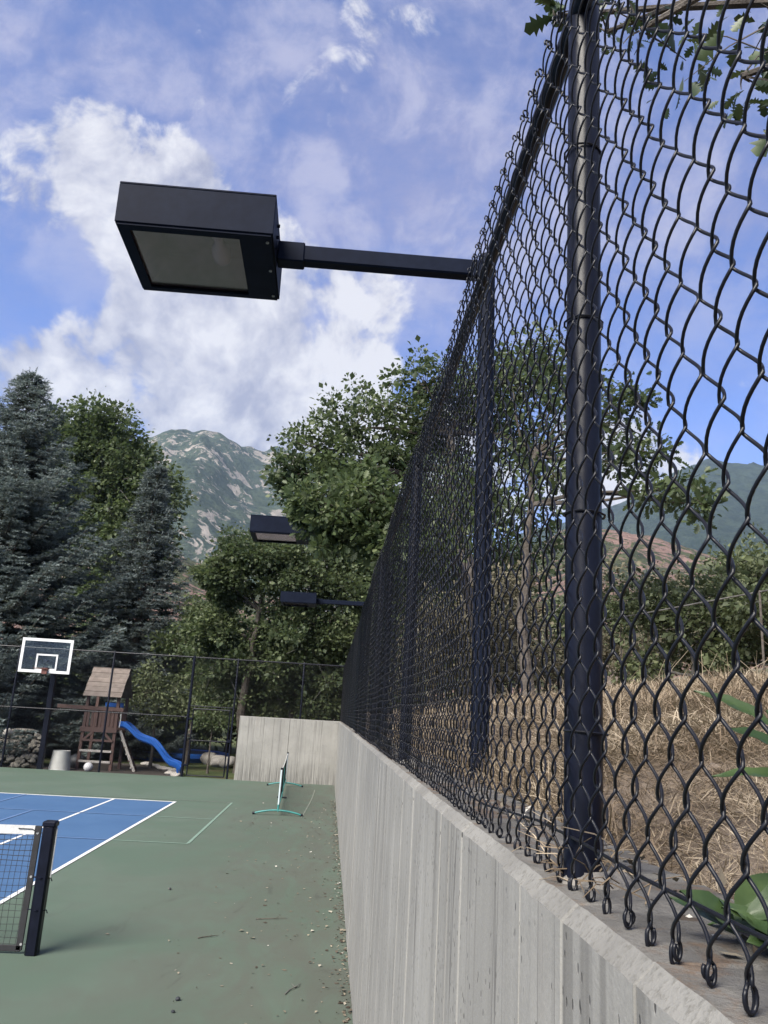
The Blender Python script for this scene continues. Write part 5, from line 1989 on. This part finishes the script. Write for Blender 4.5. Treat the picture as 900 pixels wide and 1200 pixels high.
for k, (x, y, a_, L, lab) in enumerate([(-0.45, 9.4, .2, .34, 'thin dark twig lying on the court left of the wall'), (-0.12, 7.2, 1.1, .30, 'thin pale twig on the court at the foot of the wall'), (-1.0, 8.6, .5, .22, 'short dark twig on the court nearest the bottom edge')]):
    b = MB()
    d_ = Vector((math.cos(a_), math.sin(a_), 0))
    n2 = Vector((-d_.y, d_.x, 0))
    c_ = Vector((x, y, .008))
    b.tube([c_ - d_ * L * .5, c_ - d_ * L * .15 + n2 * .02, c_ + d_ * L * .2 + n2 * .004 + Vector((0, 0, .006)), c_ + d_ * L * .5 + n2 * .03], [.005, .0045, .0035, .002], 6)
    b.tube([c_ + d_ * L * .1 + n2 * .008, c_ + d_ * L * .25 + n2 * .07 + Vector((0, 0, .008))], [.003, .0015], 5)
    tag(b.build('twig', BARK if k != 1 else BARKG, None, True), lab, 'twig')

# ------------------------------------------------------------------ weed growing through the fence, lower right
wd_ = empty('weed', (0.56, 0.92, ZT), 'broad leaved green weed behind the mesh at the lower right edge', 'weed')
b = MB()
b.tube([(0.57, 0.93, 1.90), (0.575, 0.95, 2.0), (0.56, 0.97, 2.1), (0.545, 1.0, 2.19)], [.004, .0035, .003, .002], 6)
b.build('stem', WEED, wd_, True)


def weed_leaf(a, tip, wd, nrm, k):
    a, tip = Vector(a), Vector(tip)
    d = tip - a
    L = d.length
    d.normalize()
    nrm = Vector(nrm)
    nrm = (nrm - d * nrm.dot(d)).normalized()
    sd_ = d.cross(nrm)
    m = MB()
    U = np.linspace(0, 1, 9)
    vs2, fs2 = [], []
    for u in U:
        w_ = wd * (math.sin(math.pi * min(1, u ** .8)) ** .8) + .0006
        c = a + d * L * u - nrm * L * .22 * u * u
        for s_ in (-1, -.5, 0, .5, 1):
            vs2.append(c + sd_ * w_ * s_ + nrm * (abs(s_) * w_ * .35 + .0015 * math.sin(u * 17 + s_ * 3)))
    for i_ in range(8):
        for j in range(4):
            fs2.append((i_ * 5 + j, i_ * 5 + j + 1, (i_ + 1) * 5 + j + 1, (i_ + 1) * 5 + j))
    m.add(vs2, fs2)
    m.build('leaf', WEED, wd_, True)


for k, (a, t_, w_, nr) in enumerate([
        ((.545, .99, 2.17), (.475, 1.03, 2.225), .012, (0, -.6, .8)), ((.55, .98, 2.14), (.49, .97, 2.175), .014, (.2, -.5, .8)),
        ((.56, .97, 2.11), (.47, .99, 2.125), .012, (0, -.4, .9)), ((.57, .94, 2.00), (.47, .93, 1.975), .020, (0, -.7, .7)),
        ((.57, .94, 1.99), (.51, .87, 1.965), .019, (.3, -.5, .8)), ((.57, .93, 1.98), (.46, .98, 1.965), .018, (0, -.6, .8)),
        ((.575, .95, 2.03), (.64, .90, 2.02), .030, (0, -.5, .8)), ((.575, .95, 2.05), (.60, 1.05, 2.06), .024, (0, .2, .9)),
        ((.58, .93, 1.97), (.53, .83, 1.955), .018, (.3, -.4, .8)), ((.57, .95, 2.06), (.62, .85, 2.09), .026, (0, -.6, .7)),
        ((.57, .96, 1.96), (.48, 1.06, 1.955), .024, (0, -.4, .9))]):
    weed_leaf(a, t_, w_, nr, k)
g3 = random.Random(31)
for k in range(11):
    a_ = k * 2.4 + g3.uniform(-.3, .3)
    cx_, cy_ = (.485 + g3.uniform(-.02, .03), .95 + g3.uniform(-.07, .07))
    L = g3.uniform(.055, .085)
    el = g3.uniform(.05, .75)
    tip = (max(.392, cx_ + math.cos(a_) * math.cos(el) * L), cy_ + math.sin(a_) * math.cos(el) * L, 1.945 + math.sin(el) * L)
    weed_leaf((cx_, cy_, 1.94), tip, g3.uniform(.016, .025), (0.2, -.45, .85), k)
b = MB()
g2 = random.Random(9)
for k in range(46):
    x, y = g2.uniform(.37, .47), 1.30 + g2.gauss(0, .10)
    a_ = g2.uniform(0, 6.28)
    L = g2.uniform(.05, .14)
    p0 = Vector((x, y, ZT + g2.uniform(.0, .05)))
    p1 = p0 + Vector((math.cos(a_) * L, math.sin(a_) * L, g2.uniform(-.01, .05)))
    if p1.x < .345:
        p1.x = .345
    b.tube([p0, (p0 + p1) / 2 + Vector((0, 0, .008)), p1], [.0012, .0011, .0006], 3, cap=False)
o = b.build('grass_tuft', STRAW)
tag(o, 'tangle of dry grass caught in the mesh at the nearest post foot', 'dry grass', kind='stuff')

# ------------------------------------------------------------------ air between here and the mountains
HZ = True
if HZ:
    def haze_fn(t, out):
        p = t.n('ShaderNodeVolumePrincipled')
        p.inputs['Color'].default_value = (0.58, 0.76, 1.0, 1)
        p.inputs['Density'].default_value = 0.00007
        p.inputs['Anisotropy'].default_value = 0.2
        t.l(p.outputs[0], out.inputs['Volume'])
        return None
    hm = material('haze_air', haze_fn)
    b = MB()
    b.box((0, 0, 621), (9800, 9800, 1258))
    hb = b.build('haze', hm)
    tag(hb, 'thin bluish air between the court and the mountains', 'haze', kind='stuff')
